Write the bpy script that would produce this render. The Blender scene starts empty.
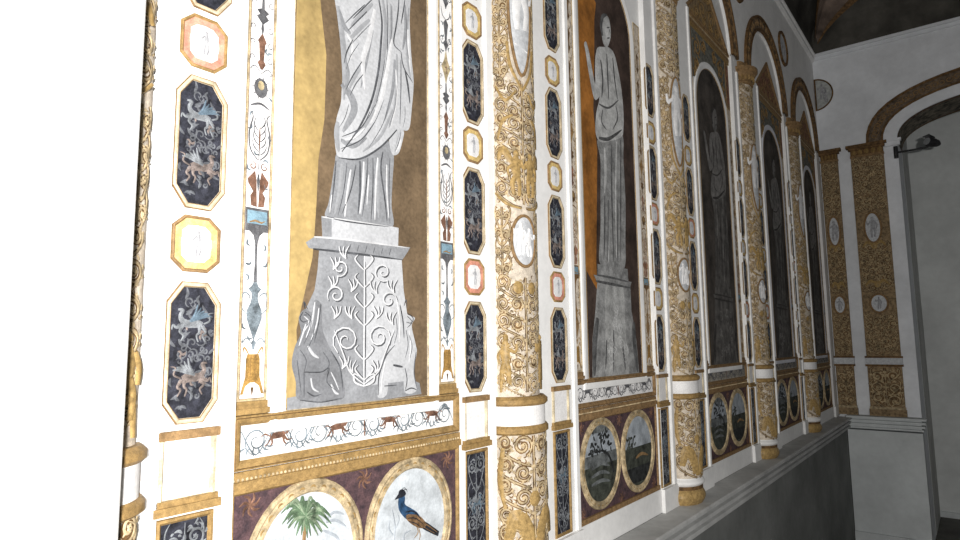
import bpy, bmesh, math, random
from mathutils import Matrix, Vector
random.seed(7)
PI = math.pi
H = 1.65                                   # eye height: the camera stands at (0,0,H), the decorated wall is the plane y = 1
FPX, YAW, PIT, ROL = 629.632, math.radians(38.14844), math.radians(6.56114), math.radians(-.63254)
SC = bpy.context.scene; COL = SC.collection

# ------------------------------------------------------------------ camera
fwd = Vector((math.cos(PIT)*math.cos(YAW), math.cos(PIT)*math.sin(YAW), math.sin(PIT)))
rgt = Vector((math.sin(YAW), -math.cos(YAW), 0)); upv = rgt.cross(fwd)
r2 = rgt*math.cos(ROL) + upv*math.sin(ROL); u2 = upv*math.cos(ROL) - rgt*math.sin(ROL)
cd = bpy.data.cameras.new('camera'); cam = bpy.data.objects.new('camera', cd); COL.objects.link(cam)
cd.sensor_width = 36; cd.lens = FPX/960*36; cd.clip_start = .02
m = Matrix((r2, u2, -fwd)).transposed().to_4x4(); m.translation = Vector((0, 0, H)); cam.matrix_world = m
SC.camera = cam
def W(px, py, Y=1.0):                      # point of the flat painting seen at a photo position, on the wall plane y = Y
    d = r2*((px-480)/FPX) - u2*((py-270)/FPX) + fwd
    d = d*(Y/d.y); return d.x, d.z

# ------------------------------------------------------------------ materials
MATS = {}
def mat(name, c, var=.18, scale=14, rough=.75, fine=.10, c2=None, bump=0.0):
    if name in MATS: return MATS[name]
    M = bpy.data.materials.new(name); M.use_nodes = True; nt = M.node_tree; N = nt.nodes; L = nt.links
    b = N['Principled BSDF']; b.inputs['Roughness'].default_value = rough
    try: b.inputs['Specular IOR Level'].default_value = .18
    except Exception: pass
    tc = N.new('ShaderNodeTexCoord'); n1 = N.new('ShaderNodeTexNoise'); n1.inputs['Scale'].default_value = scale
    n1.inputs['Detail'].default_value = 7; n1.inputs['Roughness'].default_value = .62
    L.new(tc.outputs['Object'], n1.inputs['Vector'])
    cr = N.new('ShaderNodeValToRGB'); lo = [max(0, x*(1-2.2*var)) for x in c]; hi = [min(1, x*(1+1.2*var)) for x in c]
    if c2: lo = list(c2)
    cr.color_ramp.elements[0].position = .32; cr.color_ramp.elements[1].position = .66
    cr.color_ramp.elements[0].color = (*lo, 1); cr.color_ramp.elements[1].color = (*hi, 1)
    L.new(n1.outputs['Fac'], cr.inputs['Fac'])
    n2 = N.new('ShaderNodeTexNoise'); n2.inputs['Scale'].default_value = scale*9; n2.inputs['Detail'].default_value = 4
    L.new(tc.outputs['Object'], n2.inputs['Vector'])
    mr = N.new('ShaderNodeMapRange'); mr.inputs['From Min'].default_value = .3; mr.inputs['From Max'].default_value = .7
    mr.inputs['To Min'].default_value = 1-fine; mr.inputs['To Max'].default_value = 1+fine
    L.new(n2.outputs['Fac'], mr.inputs['Value'])
    vm = N.new('ShaderNodeVectorMath'); vm.operation = 'SCALE'
    L.new(cr.outputs['Color'], vm.inputs[0]); L.new(mr.outputs['Result'], vm.inputs['Scale'])
    L.new(vm.outputs['Vector'], b.inputs['Base Color'])
    if bump:
        bp = N.new('ShaderNodeBump'); bp.inputs['Strength'].default_value = bump; bp.inputs['Distance'].default_value = .004
        L.new(n1.outputs['Fac'], bp.inputs['Height']); L.new(bp.outputs['Normal'], b.inputs['Normal'])
    MATS[name] = M; return M
WHITE = mat('white_plaster', (.80, .79, .77), .05, 5, .85, .04)
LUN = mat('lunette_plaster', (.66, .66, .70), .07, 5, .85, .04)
FIELD = mat('white_field', (.78, .765, .75), .06, 22, .85, .10)
GREY = mat('grey_plaster', (.20, .205, .195), .12, 3, .9, .05)
ENDW = mat('end_wall_plaster', (.74, .755, .775), .07, 2.5, .9, .04)
ENDP = mat('end_pier_plaster', (.58, .605, .60), .07, 2.5, .9, .04)
REAR = mat('rear_wall_plaster', (.62, .635, .62), .07, 2.0, .9, .04)
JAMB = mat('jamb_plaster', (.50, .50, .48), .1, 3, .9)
FLOOR = mat('dark_floor', (.10, .095, .085), .2, 4, .6)
CEIL = mat('dark_vault', (.075, .07, .06), .35, 2.2, .95)
CEILB = mat('brown_vault_paint', (.20, .15, .12), .3, 4, .95)
GOLD = mat('gold_ochre', (.29, .185, .072), .17, 85, .6, .28)
GOLDL = mat('pale_gold', (.45, .35, .21), .28, 40, .6, .22)
FADED = mat('faded_gilt', (.52, .44, .30), .2, 40, .7, .2)
SCR = mat('dim_scroll', (.10, .105, .115), .3, 60, .75, .3)
GOLDB = mat('bright_gold', (.36, .24, .095), .2, 90, .45, .25)
BROWN = mat('brown_paint', (.15, .085, .035), .3, 40, .7, .25)
BROWNM = mat('mid_brown_paint', (.25, .155, .072), .2, 70, .7, .25)
CREAM = mat('cream_ground', (.60, .52, .42), .16, 50, .75, .22)
CREAMG = mat('gilt_ground', (.27, .19, .105), .28, 50, .75, .25)
DARK = mat('dark_ground', (.026, .027, .036), .4, 60, .7, .35)
PALE = mat('pale_scroll', (.17, .18, .19), .3, 60, .75, .25)
PALEB = mat('blue_scroll', (.10, .14, .175), .3, 60, .75, .25)
PALEP = mat('rosy_scroll', (.18, .145, .13), .3, 60, .75, .25)
PINK = mat('pink_ring', (.60, .27, .19), .2, 50, .75, .18)
YEL = mat('yellow_ring', (.62, .45, .18), .2, 50, .75, .2)
CAMEO = mat('cameo_white', (.72, .71, .70), .08, 50, .75, .1)
CAMG = mat('cameo_grey', (.36, .36, .37), .2, 60, .75, .2)
CAMF = mat('cameo_field', (.55, .56, .57), .12, 60, .75, .12)
PURP = mat('purple_ground', (.075, .043, .045), .4, 45, .75, .3, c2=(.035, .025, .03))
INK = mat('ink_grey', (.10, .10, .105), .3, 60, .8, .3)
INKB = mat('ink_blue', (.16, .19, .21), .3, 50, .8, .3)
RED = mat('red_brown', (.17, .09, .06), .3, 50, .8, .3)
TRIP = mat('tripod_brown', (.30, .175, .05), .3, 50, .8, .3)
SKYB = mat('tablet_blue', (.18, .28, .34), .2, 50, .8, .2)
STAR = mat('star_gold', (.42, .34, .20), .3, 50, .8, .3)
OCH = mat('niche_ochre', (.40, .285, .115), .15, 9, .8, .12)
OCHO = mat('niche_orange', (.30, .12, .025), .25, 9, .8, .15)
NBR = mat('niche_brown', (.150, .103, .060), .17, 12, .8, .18)
NBD = mat('niche_umber', (.060, .040, .032), .3, 9, .85, .18)
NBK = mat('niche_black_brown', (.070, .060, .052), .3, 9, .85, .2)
SL = mat('statue_light', (.43, .435, .445), .05, 18, .8, .12)
SM = mat('statue_mid', (.24, .245, .255), .09, 20, .8, .15)
SD = mat('statue_dark', (.080, .083, .09), .3, 24, .8, .2)
SHF = mat('statue_half_tone', (.29, .295, .305), .06, 18, .8, .1)
SH = mat('statue_high', (.54, .54, .545), .1, 18, .8, .1)
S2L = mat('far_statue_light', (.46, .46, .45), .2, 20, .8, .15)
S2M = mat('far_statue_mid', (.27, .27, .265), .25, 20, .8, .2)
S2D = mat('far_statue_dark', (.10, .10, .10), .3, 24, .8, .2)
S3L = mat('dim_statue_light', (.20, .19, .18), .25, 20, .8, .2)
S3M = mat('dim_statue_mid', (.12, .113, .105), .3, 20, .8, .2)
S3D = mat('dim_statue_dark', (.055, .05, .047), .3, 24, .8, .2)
TEAL = mat('teal_ground', (.16, .155, .13), .3, 40, .8, .25)
RUST = mat('rust_ground', (.26, .125, .075), .35, 45, .8, .3)
BIRDB = mat('bird_blue', (.030, .075, .15), .3, 60, .7, .3)
BIRDK = mat('bird_black', (.018, .02, .026), .3, 60, .7, .3)
BIRDO = mat('bird_russet', (.17, .10, .05), .35, 80, .7, .35)
LEAF = mat('palm_green', (.10, .155, .09), .3, 60, .8, .3)
LEAFL = mat('palm_pale_green', (.19, .245, .16), .3, 60, .8, .3)
WASH = mat('pale_wash', (.50, .53, .55), .14, 25, .8, .1)
LSKY = mat('landscape_sky', (.34, .37, .40), .2, 18, .8, .12)
LGRN = mat('landscape_green', (.055, .060, .048), .35, 30, .8, .25)
LDRK = mat('landscape_dark', (.028, .03, .03), .35, 40, .8, .25)
LMID = mat('landscape_grey', (.15, .16, .16), .35, 22, .8, .2)
IRON = mat('lamp_iron', (.03, .03, .032), .2, 30, .5)
GLASS = mat('lamp_glass', (.25, .26, .27), .1, 30, .2)

# ------------------------------------------------------------------ geometry helpers
def cr(P, n=8, closed=False):              # smooth curve through points
    out = []; k = len(P)
    for i in range(k if closed else k-1):
        g = (lambda j: P[j % k]) if closed else (lambda j: P[min(max(j, 0), k-1)])
        a, b, c, d = g(i-1), g(i), g(i+1), g(i+2)
        for q in range(n):
            t = q/n; t2 = t*t; t3 = t2*t
            out.append(tuple(.5*(2*b[e]+(c[e]-a[e])*t+(2*a[e]-5*b[e]+4*c[e]-d[e])*t2+(3*b[e]-a[e]-3*c[e]+d[e])*t3) for e in range(len(b))))
    if not closed: out.append(tuple(P[-1]))
    return out
def inset(P, d):                           # offset of a closed counter-clockwise polygon, d > 0 inwards
    o = []; n = len(P)
    for i in range(n):
        a, b, c = P[i-1], P[i], P[(i+1) % n]
        e1 = Vector((b[0]-a[0], b[1]-a[1])); e2 = Vector((c[0]-b[0], c[1]-b[1]))
        if e1.length < 1e-9 or e2.length < 1e-9: o.append(b); continue
        e1.normalize(); e2.normalize(); n1 = Vector((-e1.y, e1.x)); n2 = Vector((-e2.y, e2.x))
        k = 1+n1.dot(n2); v = (n1+n2)*(d/max(k, .25)); o.append((b[0]+v.x, b[1]+v.y))
    return o
def ell(cx, cy, a, b, n=32, t0=0, t1=2*PI, close=False):
    return [(cx+a*math.cos(t0+(t1-t0)*i/(n if not close else n-1)), cy+b*math.sin(t0+(t1-t0)*i/(n if not close else n-1))) for i in range(n)]
def rect(x0, y0, x1, y1): return [(x0, y0), (x1, y0), (x1, y1), (x0, y1)]
class G:                                   # collects faces of one mesh; u along the wall, v up, h out of the wall
    def __init__(s, f=None): s.V = []; s.F = []; s.f = f or (lambda u, v, h: (u, -h, v))
    def v(s, u, v, h): s.V.append(s.f(u, v, h)); return len(s.V)-1
    def poly(s, P, h):
        s.F.append([s.v(p[0], p[1], h) for p in P]); return s
    def slab(s, P, h0, h1):
        a = [s.v(p[0], p[1], h0) for p in P]; b = [s.v(p[0], p[1], h1) for p in P]; n = len(P)
        s.F.append(b)
        for i in range(n): s.F.append([a[i], a[(i+1) % n], b[(i+1) % n], b[i]])
        return s
    def ring(s, P, prof, cap=False):
        L = []
        for d, h in prof: L.append([s.v(p[0], p[1], h) for p in inset(P, d)])
        n = len(P)
        for A, B in zip(L, L[1:]):
            for i in range(n): s.F.append([A[i], A[(i+1) % n], B[(i+1) % n], B[i]])
        if cap: s.F.append(L[-1])
        return s
    def fan(s, P, h, dome=0, k=3):         # ringed disc (follows a curved surface)
        cx = sum(p[0] for p in P)/len(P); cy = sum(p[1] for p in P)/len(P); L = []
        for j in range(k):
            q = 1-j/k; L.append([s.v(cx+(p[0]-cx)*q, cy+(p[1]-cy)*q, h+dome*(1-q*q)) for p in P])
        c = s.v(cx, cy, h+dome); n = len(P)
        for A, B in zip(L, L[1:]):
            for i in range(n): s.F.append([A[i], A[(i+1) % n], B[(i+1) % n], B[i]])
        for i in range(n): s.F.append([L[-1][i], L[-1][(i+1) % n], c])
        return s
    def rib(s, P, w, h, hh=.0006, taper=True):   # brush stroke / raised stem: w number, or list of widths at the points
        n = len(P)
        if n < 2: return s
        prev = None
        for i in range(n):
            a = P[max(i-1, 0)]; b = P[min(i+1, n-1)]; dx, dy = b[0]-a[0], b[1]-a[1]; l = math.hypot(dx, dy) or 1
            nx, ny = -dy/l, dx/l; t = i/(n-1)
            if isinstance(w, (list, tuple)):
                q = t*(len(w)-1); j = min(int(q), len(w)-2); ww = w[j]+(w[j+1]-w[j])*(q-j)
            else: ww = w*(math.sin(PI*min(1, max(0, .12+.85*t)))**.6 if taper else 1)
            ww = max(ww, .0002)
            x, y = P[i][0], P[i][1]
            cur = (s.v(x+nx*ww, y+ny*ww, h), s.v(x, y, h+hh), s.v(x-nx*ww, y-ny*ww, h))
            if prev:
                s.F.append([prev[0], prev[1], cur[1], cur[0]]); s.F.append([prev[1], prev[2], cur[2], cur[1]])
            prev = cur
        return s
    def box(s, u0, v0, u1, v1, h0, h1): return s.slab(rect(u0, v0, u1, v1), h0, h1)
    def build(s, name, mt, parent=None, smooth=False):
        me = bpy.data.meshes.new(name); me.from_pydata(s.V, [], [f for f in s.F if len(f) > 2])
        bm = bmesh.new(); bm.from_mesh(me); bmesh.ops.recalc_face_normals(bm, faces=bm.faces)
        ng = [f for f in bm.faces if len(f.verts) > 4]
        if ng: bmesh.ops.triangulate(bm, faces=ng)
        bm.to_mesh(me); bm.free()
        if smooth: me.polygons.foreach_set('use_smooth', [True]*len(me.polygons))
        me.materials.append(mt); o = bpy.data.objects.new(name, me); COL.objects.link(o)
        if parent: o.parent = parent
        return o
def tag(o, label, cat, group=None, kind=None):
    if label: o['label'] = label
    if cat: o['category'] = cat
    if group: o['group'] = group
    if kind: o['kind'] = kind
    return o
def thing(name, label, cat, loc, rz=0, group=None):
    o = bpy.data.objects.new(name, None); COL.objects.link(o); o.empty_display_size = .05
    o.location = loc; o.rotation_euler = (0, 0, rz); return tag(o, label, cat, group)
def dup(o, loc=None, label=None, parent=None):
    c = o.copy(); COL.objects.link(c)
    if parent: c.parent = parent
    if loc: c.location = loc
    if label: c['label'] = label
    for ch in list(o.children): dup(ch, parent=c)
    return c
def struct(o): o['kind'] = 'structure'; return o
def spiral(cx, cy, r, turns, a0, sg, n=22):
    return [(cx+(r*(1-i/n)**.85+.1*r)*math.cos(a0+sg*2*PI*turns*i/n), cy+(r*(1-i/n)**.85+.1*r)*math.sin(a0+sg*2*PI*turns*i/n)) for i in range(n+1)]
def leaf(g, x, y, a, l, w, h, bend=.5, hh=.0008):
    P = [(x, y), (x+l*.5*math.cos(a), y+l*.5*math.sin(a)), (x+l*.5*math.cos(a)+l*.5*math.cos(a+bend), y+l*.5*math.sin(a)+l*.5*math.sin(a+bend))]
    g.rib(cr(P, 4), [w*.3, w, w*.8, w*.1], h, hh)
def scrolls(top, under, w, h, cell, lw, h0=.0012, hh=.0016, cx=0, cy=0, seed=1, nx=1):
    """mirror-symmetric acanthus scrolls filling a w x h field; top = bright strokes, under = dark outlines below them"""
    R = random.Random(seed); n = max(1, round(h/cell)); cell = h/n
    def st(P, k=1.0):
        under.rib(P, lw*2.0*k, h0-.0004, .0002, False); top.rib(P, lw*k, h0, hh)
    bw = w*.46/nx
    for j in range(n):
        y = cy-h/2+cell*(j+.5)
        for sg in (-1, 1):
            for e in range(nx):
                r = min(bw*.47, cell*.44)*R.uniform(.72, 1.15); k = (j+e) % 2
                c = (cx+sg*(w*.035+bw*(e+.5)), y+R.uniform(-.2, .2)*cell+(cell*.3 if e else 0))
                st(spiral(c[0], c[1], r, 1.55, PI/2+sg*PI*.62 if k else -PI/2-sg*.4, sg if k else -sg))
                for q in range(7):
                    a = q*2*PI/7+R.random()*.5; rr = r*1.02
                    leaf(top, c[0]+rr*math.cos(a), c[1]+rr*math.sin(a), a+sg*.7, r*.55, lw*1.1, h0, sg*.9, hh)
                    under.rib([(c[0]+rr*math.cos(a), c[1]+rr*math.sin(a)), (c[0]+rr*1.45*math.cos(a+sg*.15), c[1]+rr*1.45*math.sin(a+sg*.15))], lw*.9, h0-.0003, .0001)
                for q in range(5):
                    a = q*2*PI/5; leaf(top, c[0], c[1], a, r*.3, lw*.9, h0+.0004, .3, hh)
            x = cx+sg*w*.47
            st(cr([(cx+sg*w*.04, y-cell*.75), (cx+sg*w*.2, y-cell*.55+R.uniform(-.1, .1)*cell), (x-sg*w*.06, y-cell*.1), (x, y+cell*.35), (x-sg*w*.12, y+cell*.6)], 4), .8)
            leaf(top, cx+sg*w*.06, y+cell*.32, PI/2-sg*.9, cell*.22, lw*1.3, h0, -sg*.9, hh)
            leaf(top, cx+sg*w*.04, y-cell*.1, PI/2-sg*.7, cell*.2, lw*1.2, h0, -sg*1.2, hh)
        for q in range(26 if nx > 1 else 10):    # small dark tendrils between the scrolls
            x_, y_, a_ = cx+R.uniform(-.48, .48)*w, y+R.uniform(-.5, .5)*cell, R.random()*6.3
            leaf(under, x_, y_, a_, cell*.3, lw*.75, h0-.0005, R.choice((-1.3, 1.3)), .0002)
            if q % 3 == 0: leaf(top, x_, y_, a_+.5, cell*.26, lw*.9, h0-.0002, 1.1, hh*.6)
        st([(cx, y-cell*.55), (cx, y-cell*.2), (cx, y+cell*.1), (cx, y+cell*.55)], .9)
        top.fan(ell(cx, y+cell*.2, min(w*.045, .012), cell*.09, 10), h0, hh*1.5, 2)

# ------------------------------------------------------------------ bays
BAY = [None, (.597, 1.198), (1.752, 2.39), (2.95, 3.63), (4.20, 4.88), (5.43, 6.07)]
COLX = [.349, 1.425, 2.62, 3.84, 5.07]
YI = 1.015                                  # painted infill plane, set back from the piers
SPR, ZTOP, ZLED = 1.645, 2.575, -.655
XE = 6.25                                   # end wall

# ------------------------------------------------------------------ setting
def arch(cx, r, n=20): return [(cx-r*math.cos(PI*i/n), SPR+r*math.sin(PI*i/n)) for i in range(n+1)]
g = G(lambda u, v, h: (u, 1-h, H+v))
P = [(-1.6, ZLED)]
ARC = [None]+[((COLX[i-1]+(COLX[i] if i < 5 else 6.25))/2, ((COLX[i] if i < 5 else 6.25)-COLX[i-1])/2-.19) for i in range(1, 6)]   # arch centre and inner radius
for b, (ac_, ar_) in zip(BAY[1:], ARC[1:]): P += [(b[0], ZLED), (b[0], SPR-.001)]+arch(ac_, ar_)+[(b[1], SPR-.001), (b[1], ZLED)]
P += [(XE+.3, ZLED), (XE+.3, 3.3), (-1.6, 3.3)]
g.slab(P, -.03, 0)
g.box(-1.6, ZLED, XE+.3, 3.3, -.25, -(YI-1))          # infill behind the arches
struct(g.build('wall_left', WHITE))
g = G(lambda u, v, h: (u, 1-h, H+v)); g.box(-1.6, -H, XE+.1, ZLED-.1, -.25, .07); struct(g.build('wall_dado', GREY))
def sweep_x(name, prof, x0, x1, mt):        # prof: (y, z) outline, extruded along the wall
    g = G(lambda u, v, h: (u, v, H+h)); n = len(prof)
    a = [g.v(x0, p[0], p[1]) for p in prof]; b = [g.v(x1, p[0], p[1]) for p in prof]
    for i in range(n): g.F.append([a[i], a[(i+1) % n], b[(i+1) % n], b[i]])
    g.F += [a, b[::-1]]; return struct(g.build(name, mt))
LEDP = [(1.0, ZLED+.001), (.895, ZLED), (.889, ZLED-.005), (.889, ZLED-.016), (.916, ZLED-.018), (.916, ZLED-.032), (.894, ZLED-.034), (.894, ZLED-.05),
        (.918, ZLED-.052), (.918, ZLED-.066), (.900, ZLED-.068), (.900, ZLED-.084), (.925, ZLED-.088), (.93, ZLED-.11), (1.0, ZLED-.11)]
LEDM = mat('ledge_stone', (.47, .47, .455), .12, 4, .85, .06)
sweep_x('trim_1', LEDP, -1.6, XE-.10, LEDM)
sweep_x('trim_2', [(1.0, ZTOP), (.965, ZTOP), (.965, ZTOP-.012), (.978, ZTOP-.02), (.978, ZTOP-.045), (.99, ZTOP-.055), (1.0, ZTOP-.06)], -1.6, XE, WHITE)
# white plinth course under the paintings
g = G(lambda u, v, h: (u, 1-h, H+v))
edges = [(-1.6, BAY[1][0])]+[(BAY[i][1], BAY[i+1][0]) for i in range(1, 5)]+[(BAY[5][1], XE)]
for a, b in edges: g.box(a-.003, ZLED, b+.003, -.568, -.002, .012)
for b in BAY[1:]: g.box(b[0], ZLED, b[1], -.568, -.014, -.004)
struct(g.build('trim_3', WHITE))
g = G(lambda u, v, h: (u, 1-h, H+v))
for i in range(1, 6):
    x0, x1 = BAY[i]
    g.box(x0-.022, -.566, x0-.004, SPR-.02, -.002, .008)
    g.box(x1+.001, -.566, x1+.003, SPR-.02, -.002, .006)
    if i < 5: g.box(COLX[i]-.125, -.566, COLX[i]-.104, 1.56, -.002, .010)
    g.box(COLX[i-1]+.108, -.566, COLX[i-1]+.120, 1.56, -.002, .008)
struct(g.build('trim_9', WHITE))
# near white pier at the left
PIER = mat('near_pier_plaster', (.84, .83, .81), .03, 4, .85, .02)
g = G(lambda u, v, h: (u, v, H+h)); pr = [(-.9, 1.0), (-.9, .88), (.366, .88), (.3715, .886), (.3715, 1.0)]
a = [g.v(p[0], p[1], -H) for p in pr]; b = [g.v(p[0], p[1], 3.2) for p in pr]
for i in range(5): g.F.append([a[i], a[(i+1) % 5], b[(i+1) % 5], b[i]])
g.F += [a, b]; struct(g.build('wall_front', PIER))
# floor
g = G(lambda u, v, h: (u, v, h)); g.box(-1.6, -3.2, XE+1.4, 1.2, -.1, 0); struct(g.build('floor', FLOOR))
# end wall: pier, wall over the wide arch, opening beyond y < .41
YJ = .41
def sup(a, b, n=26, yc=-.6, z0=1.65, e=2.5):
    o = []
    for i in range(n+1):
        t = PI*i/n; c, s = math.cos(t), math.sin(t)
        o.append((yc+a*math.copysign(abs(c)**(2/e), c), z0+b*abs(s)**(2/e)))
    return o
eg = lambda u, v, h: (XE-h, u, H+v)
g = G(eg)
A = sup(1.01, .33)
g.slab([(1.05, -H), (1.05, ZTOP+.05), (-3.2, ZTOP+.05), (-3.2, -H), (-1.61, -H)]+A[::-1]+[(YJ, -H)], -.45, 0)
struct(g.build('wall_end', ENDW))
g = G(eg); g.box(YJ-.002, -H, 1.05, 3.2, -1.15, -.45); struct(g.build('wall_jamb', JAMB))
g = G(eg); g.box(-3.2, -H, .8, 3.2, -1.25, -1.15); struct(g.build('wall_rear', REAR))
g = G(eg); g.box(-3.2, -H, YJ, -1.60, -1.15, -1.13); struct(g.build('baseboard_rear', ENDP))
# pedestal of the end pier: dado face, ledge, skirting
g = G(eg); g.box(YJ-.004, -H, .925, ZLED-.10, 0, .10); struct(g.build('wall_end_dado', ENDP))
g = G(eg); g.box(YJ-.012, -H, .925, -1.572, .10, .118); struct(g.build('baseboard_end', ENDP))
g = G(eg)
for q, (z0, z1, h) in enumerate([(-.640, -.656, .135), (-.656, -.668, .095), (-.668, -.686, .128), (-.686, -.698, .09), (-.698, -.716, .12), (-.716, -.728, .09), (-.728, -.742, .108)]):
    g.box(YJ-.008-(h-.1)*.8, z1, .925, z0, 0, h)
struct(g.build('trim_5', ENDP))
g = G(eg); g.box(-3.2, ZTOP-.05, 1.0, ZTOP-.018, 0, .012); g.box(-3.2, ZTOP-.018, 1.0, ZTOP, 0, .03); struct(g.build('trim_6', ENDW))
# coved vault
def vz(x, y):
    s = min(1-y, XE-x); R = 1.5; s = max(0, min(s, R)); return ZTOP+.02+1.0*math.sqrt(max(0, 1-(1-s/R)**2))
xs = [-1.6+.2*i for i in range(36)]+[XE-.8+.8*i/16 for i in range(17)]; xs = sorted(set(x for x in xs if x <= XE)); ys = [1-1.5*(i/16)**1.6 for i in range(17)]+[-.8, -1.2, -2, -3.2]
g = G(lambda u, v, h: (u, v, H+h)); idx = [[g.v(x, y, vz(x, y)) for y in ys] for x in xs]
for i in range(len(xs)-1):
    for j in range(len(ys)-1): g.F.append([idx[i][j], idx[i+1][j], idx[i+1][j+1], idx[i][j+1]])
idt = [[g.v(x, y, 4.2) for y in (1.0, -3.2)] for x in (-1.6, XE)]
g.F.append([idt[0][0], idt[1][0], idt[1][1], idt[0][1]])
struct(g.build('ceiling', CEIL))
# painted pendentive rising from the corner
def pend(a0, a1, n, d0, d1, mt, nm, par, off):
    g = G(lambda u, v, h: (u, v, H+h)); rows = []
    for i in range(n+1):
        d = d0+(d1-d0)*i/n; row = []
        for j in range(13):
            a = a0+(a1-a0)*j/12; x = XE-d*math.cos(a); y = 1-d*math.sin(a); row.append(g.v(x-.03, y-.03, vz(x, y)-off-.02))
        rows.append(row)
    for i in range(n):
        for j in range(12): g.F.append([rows[i][j], rows[i+1][j], rows[i+1][j+1], rows[i][j+1]])
    return g.build(nm, mt, par)
t = thing('painted_pendentive', 'dim brown painted triangle on the dark vault, rising from the room corner', 'vault painting', (0, 0, 0))
pend(math.radians(22), math.radians(70), 16, .03, 1.45, CEILB, 'field', t, .012)
pend(math.radians(17), math.radians(22), 16, .03, 1.45, BROWN, 'border', t, .014)
pend(math.radians(70), math.radians(75), 16, .03, 1.45, BROWN, 'border', t, .014)

# ------------------------------------------------------------------ engaged columns
def cyl(a, p):                              # wrapped surface: u = arc offset from the ornament axis
    t0 = math.radians(-14)
    def f(u, v, h):
        t = t0+u/(.5*(a+p)); return ((a+h)*math.sin(t), -(p+h)*math.cos(t), v)
    return f
def lathe(prof, mt, name, par, n=26):       # prof: (a, p, z) half rings
    g = G(); L = []
    for a, p, z in prof: L.append([len(g.V)+0 for _ in ()] or [g.V.append((a*math.sin(t), -p*math.cos(t), z)) or len(g.V)-1 for t in [-PI/2+PI*i/n for i in range(n+1)]])
    for A, B in zip(L, L[1:]):
        for i in range(n): g.F.append([A[i], A[i+1], B[i+1], B[i]])
    g.F += [L[0], L[-1]]
    return g.build(name, mt, par)
def torus(a, p, z0, z1, out, n=6): return [(a+out*math.sin(PI*i/n), p+out*math.sin(PI*i/n), z0+(z1-z0)*i/n) for i in range(n+1)]
def person_strokes(g, cx, cy, s, h, hh=.003, f=1):   # tiny standing figure
    g.fan(ell(cx, cy+.42*s, .06*s, .075*s, 10), h, hh, 2)
    g.rib(cr([(cx, cy+.36*s), (cx+.02*s*f, cy+.15*s), (cx-.01*s*f, cy-.02*s)], 4), [.05*s, .11*s, .08*s], h, hh)
    g.rib(cr([(cx-.03*s, cy), (cx-.06*s*f, cy-.2*s), (cx-.05*s*f, cy-.46*s)], 4), [.065*s, .05*s, .03*s], h, hh)
    g.rib(cr([(cx+.03*s, cy), (cx+.09*s*f, cy-.2*s), (cx+.05*s*f, cy-.44*s)], 4), [.065*s, .05*s, .03*s], h, hh)
    g.rib(cr([(cx-.08*s, cy+.28*s), (cx-.19*s*f, cy+.14*s), (cx-.22*s*f, cy+.3*s)], 4), [.04*s, .03*s, .02*s], h, hh)
    g.rib(cr([(cx+.08*s, cy+.28*s), (cx+.17*s*f, cy+.1*s), (cx+.14*s*f, cy-.08*s)], 4), [.04*s, .03*s, .02*s], h, hh)
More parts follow.
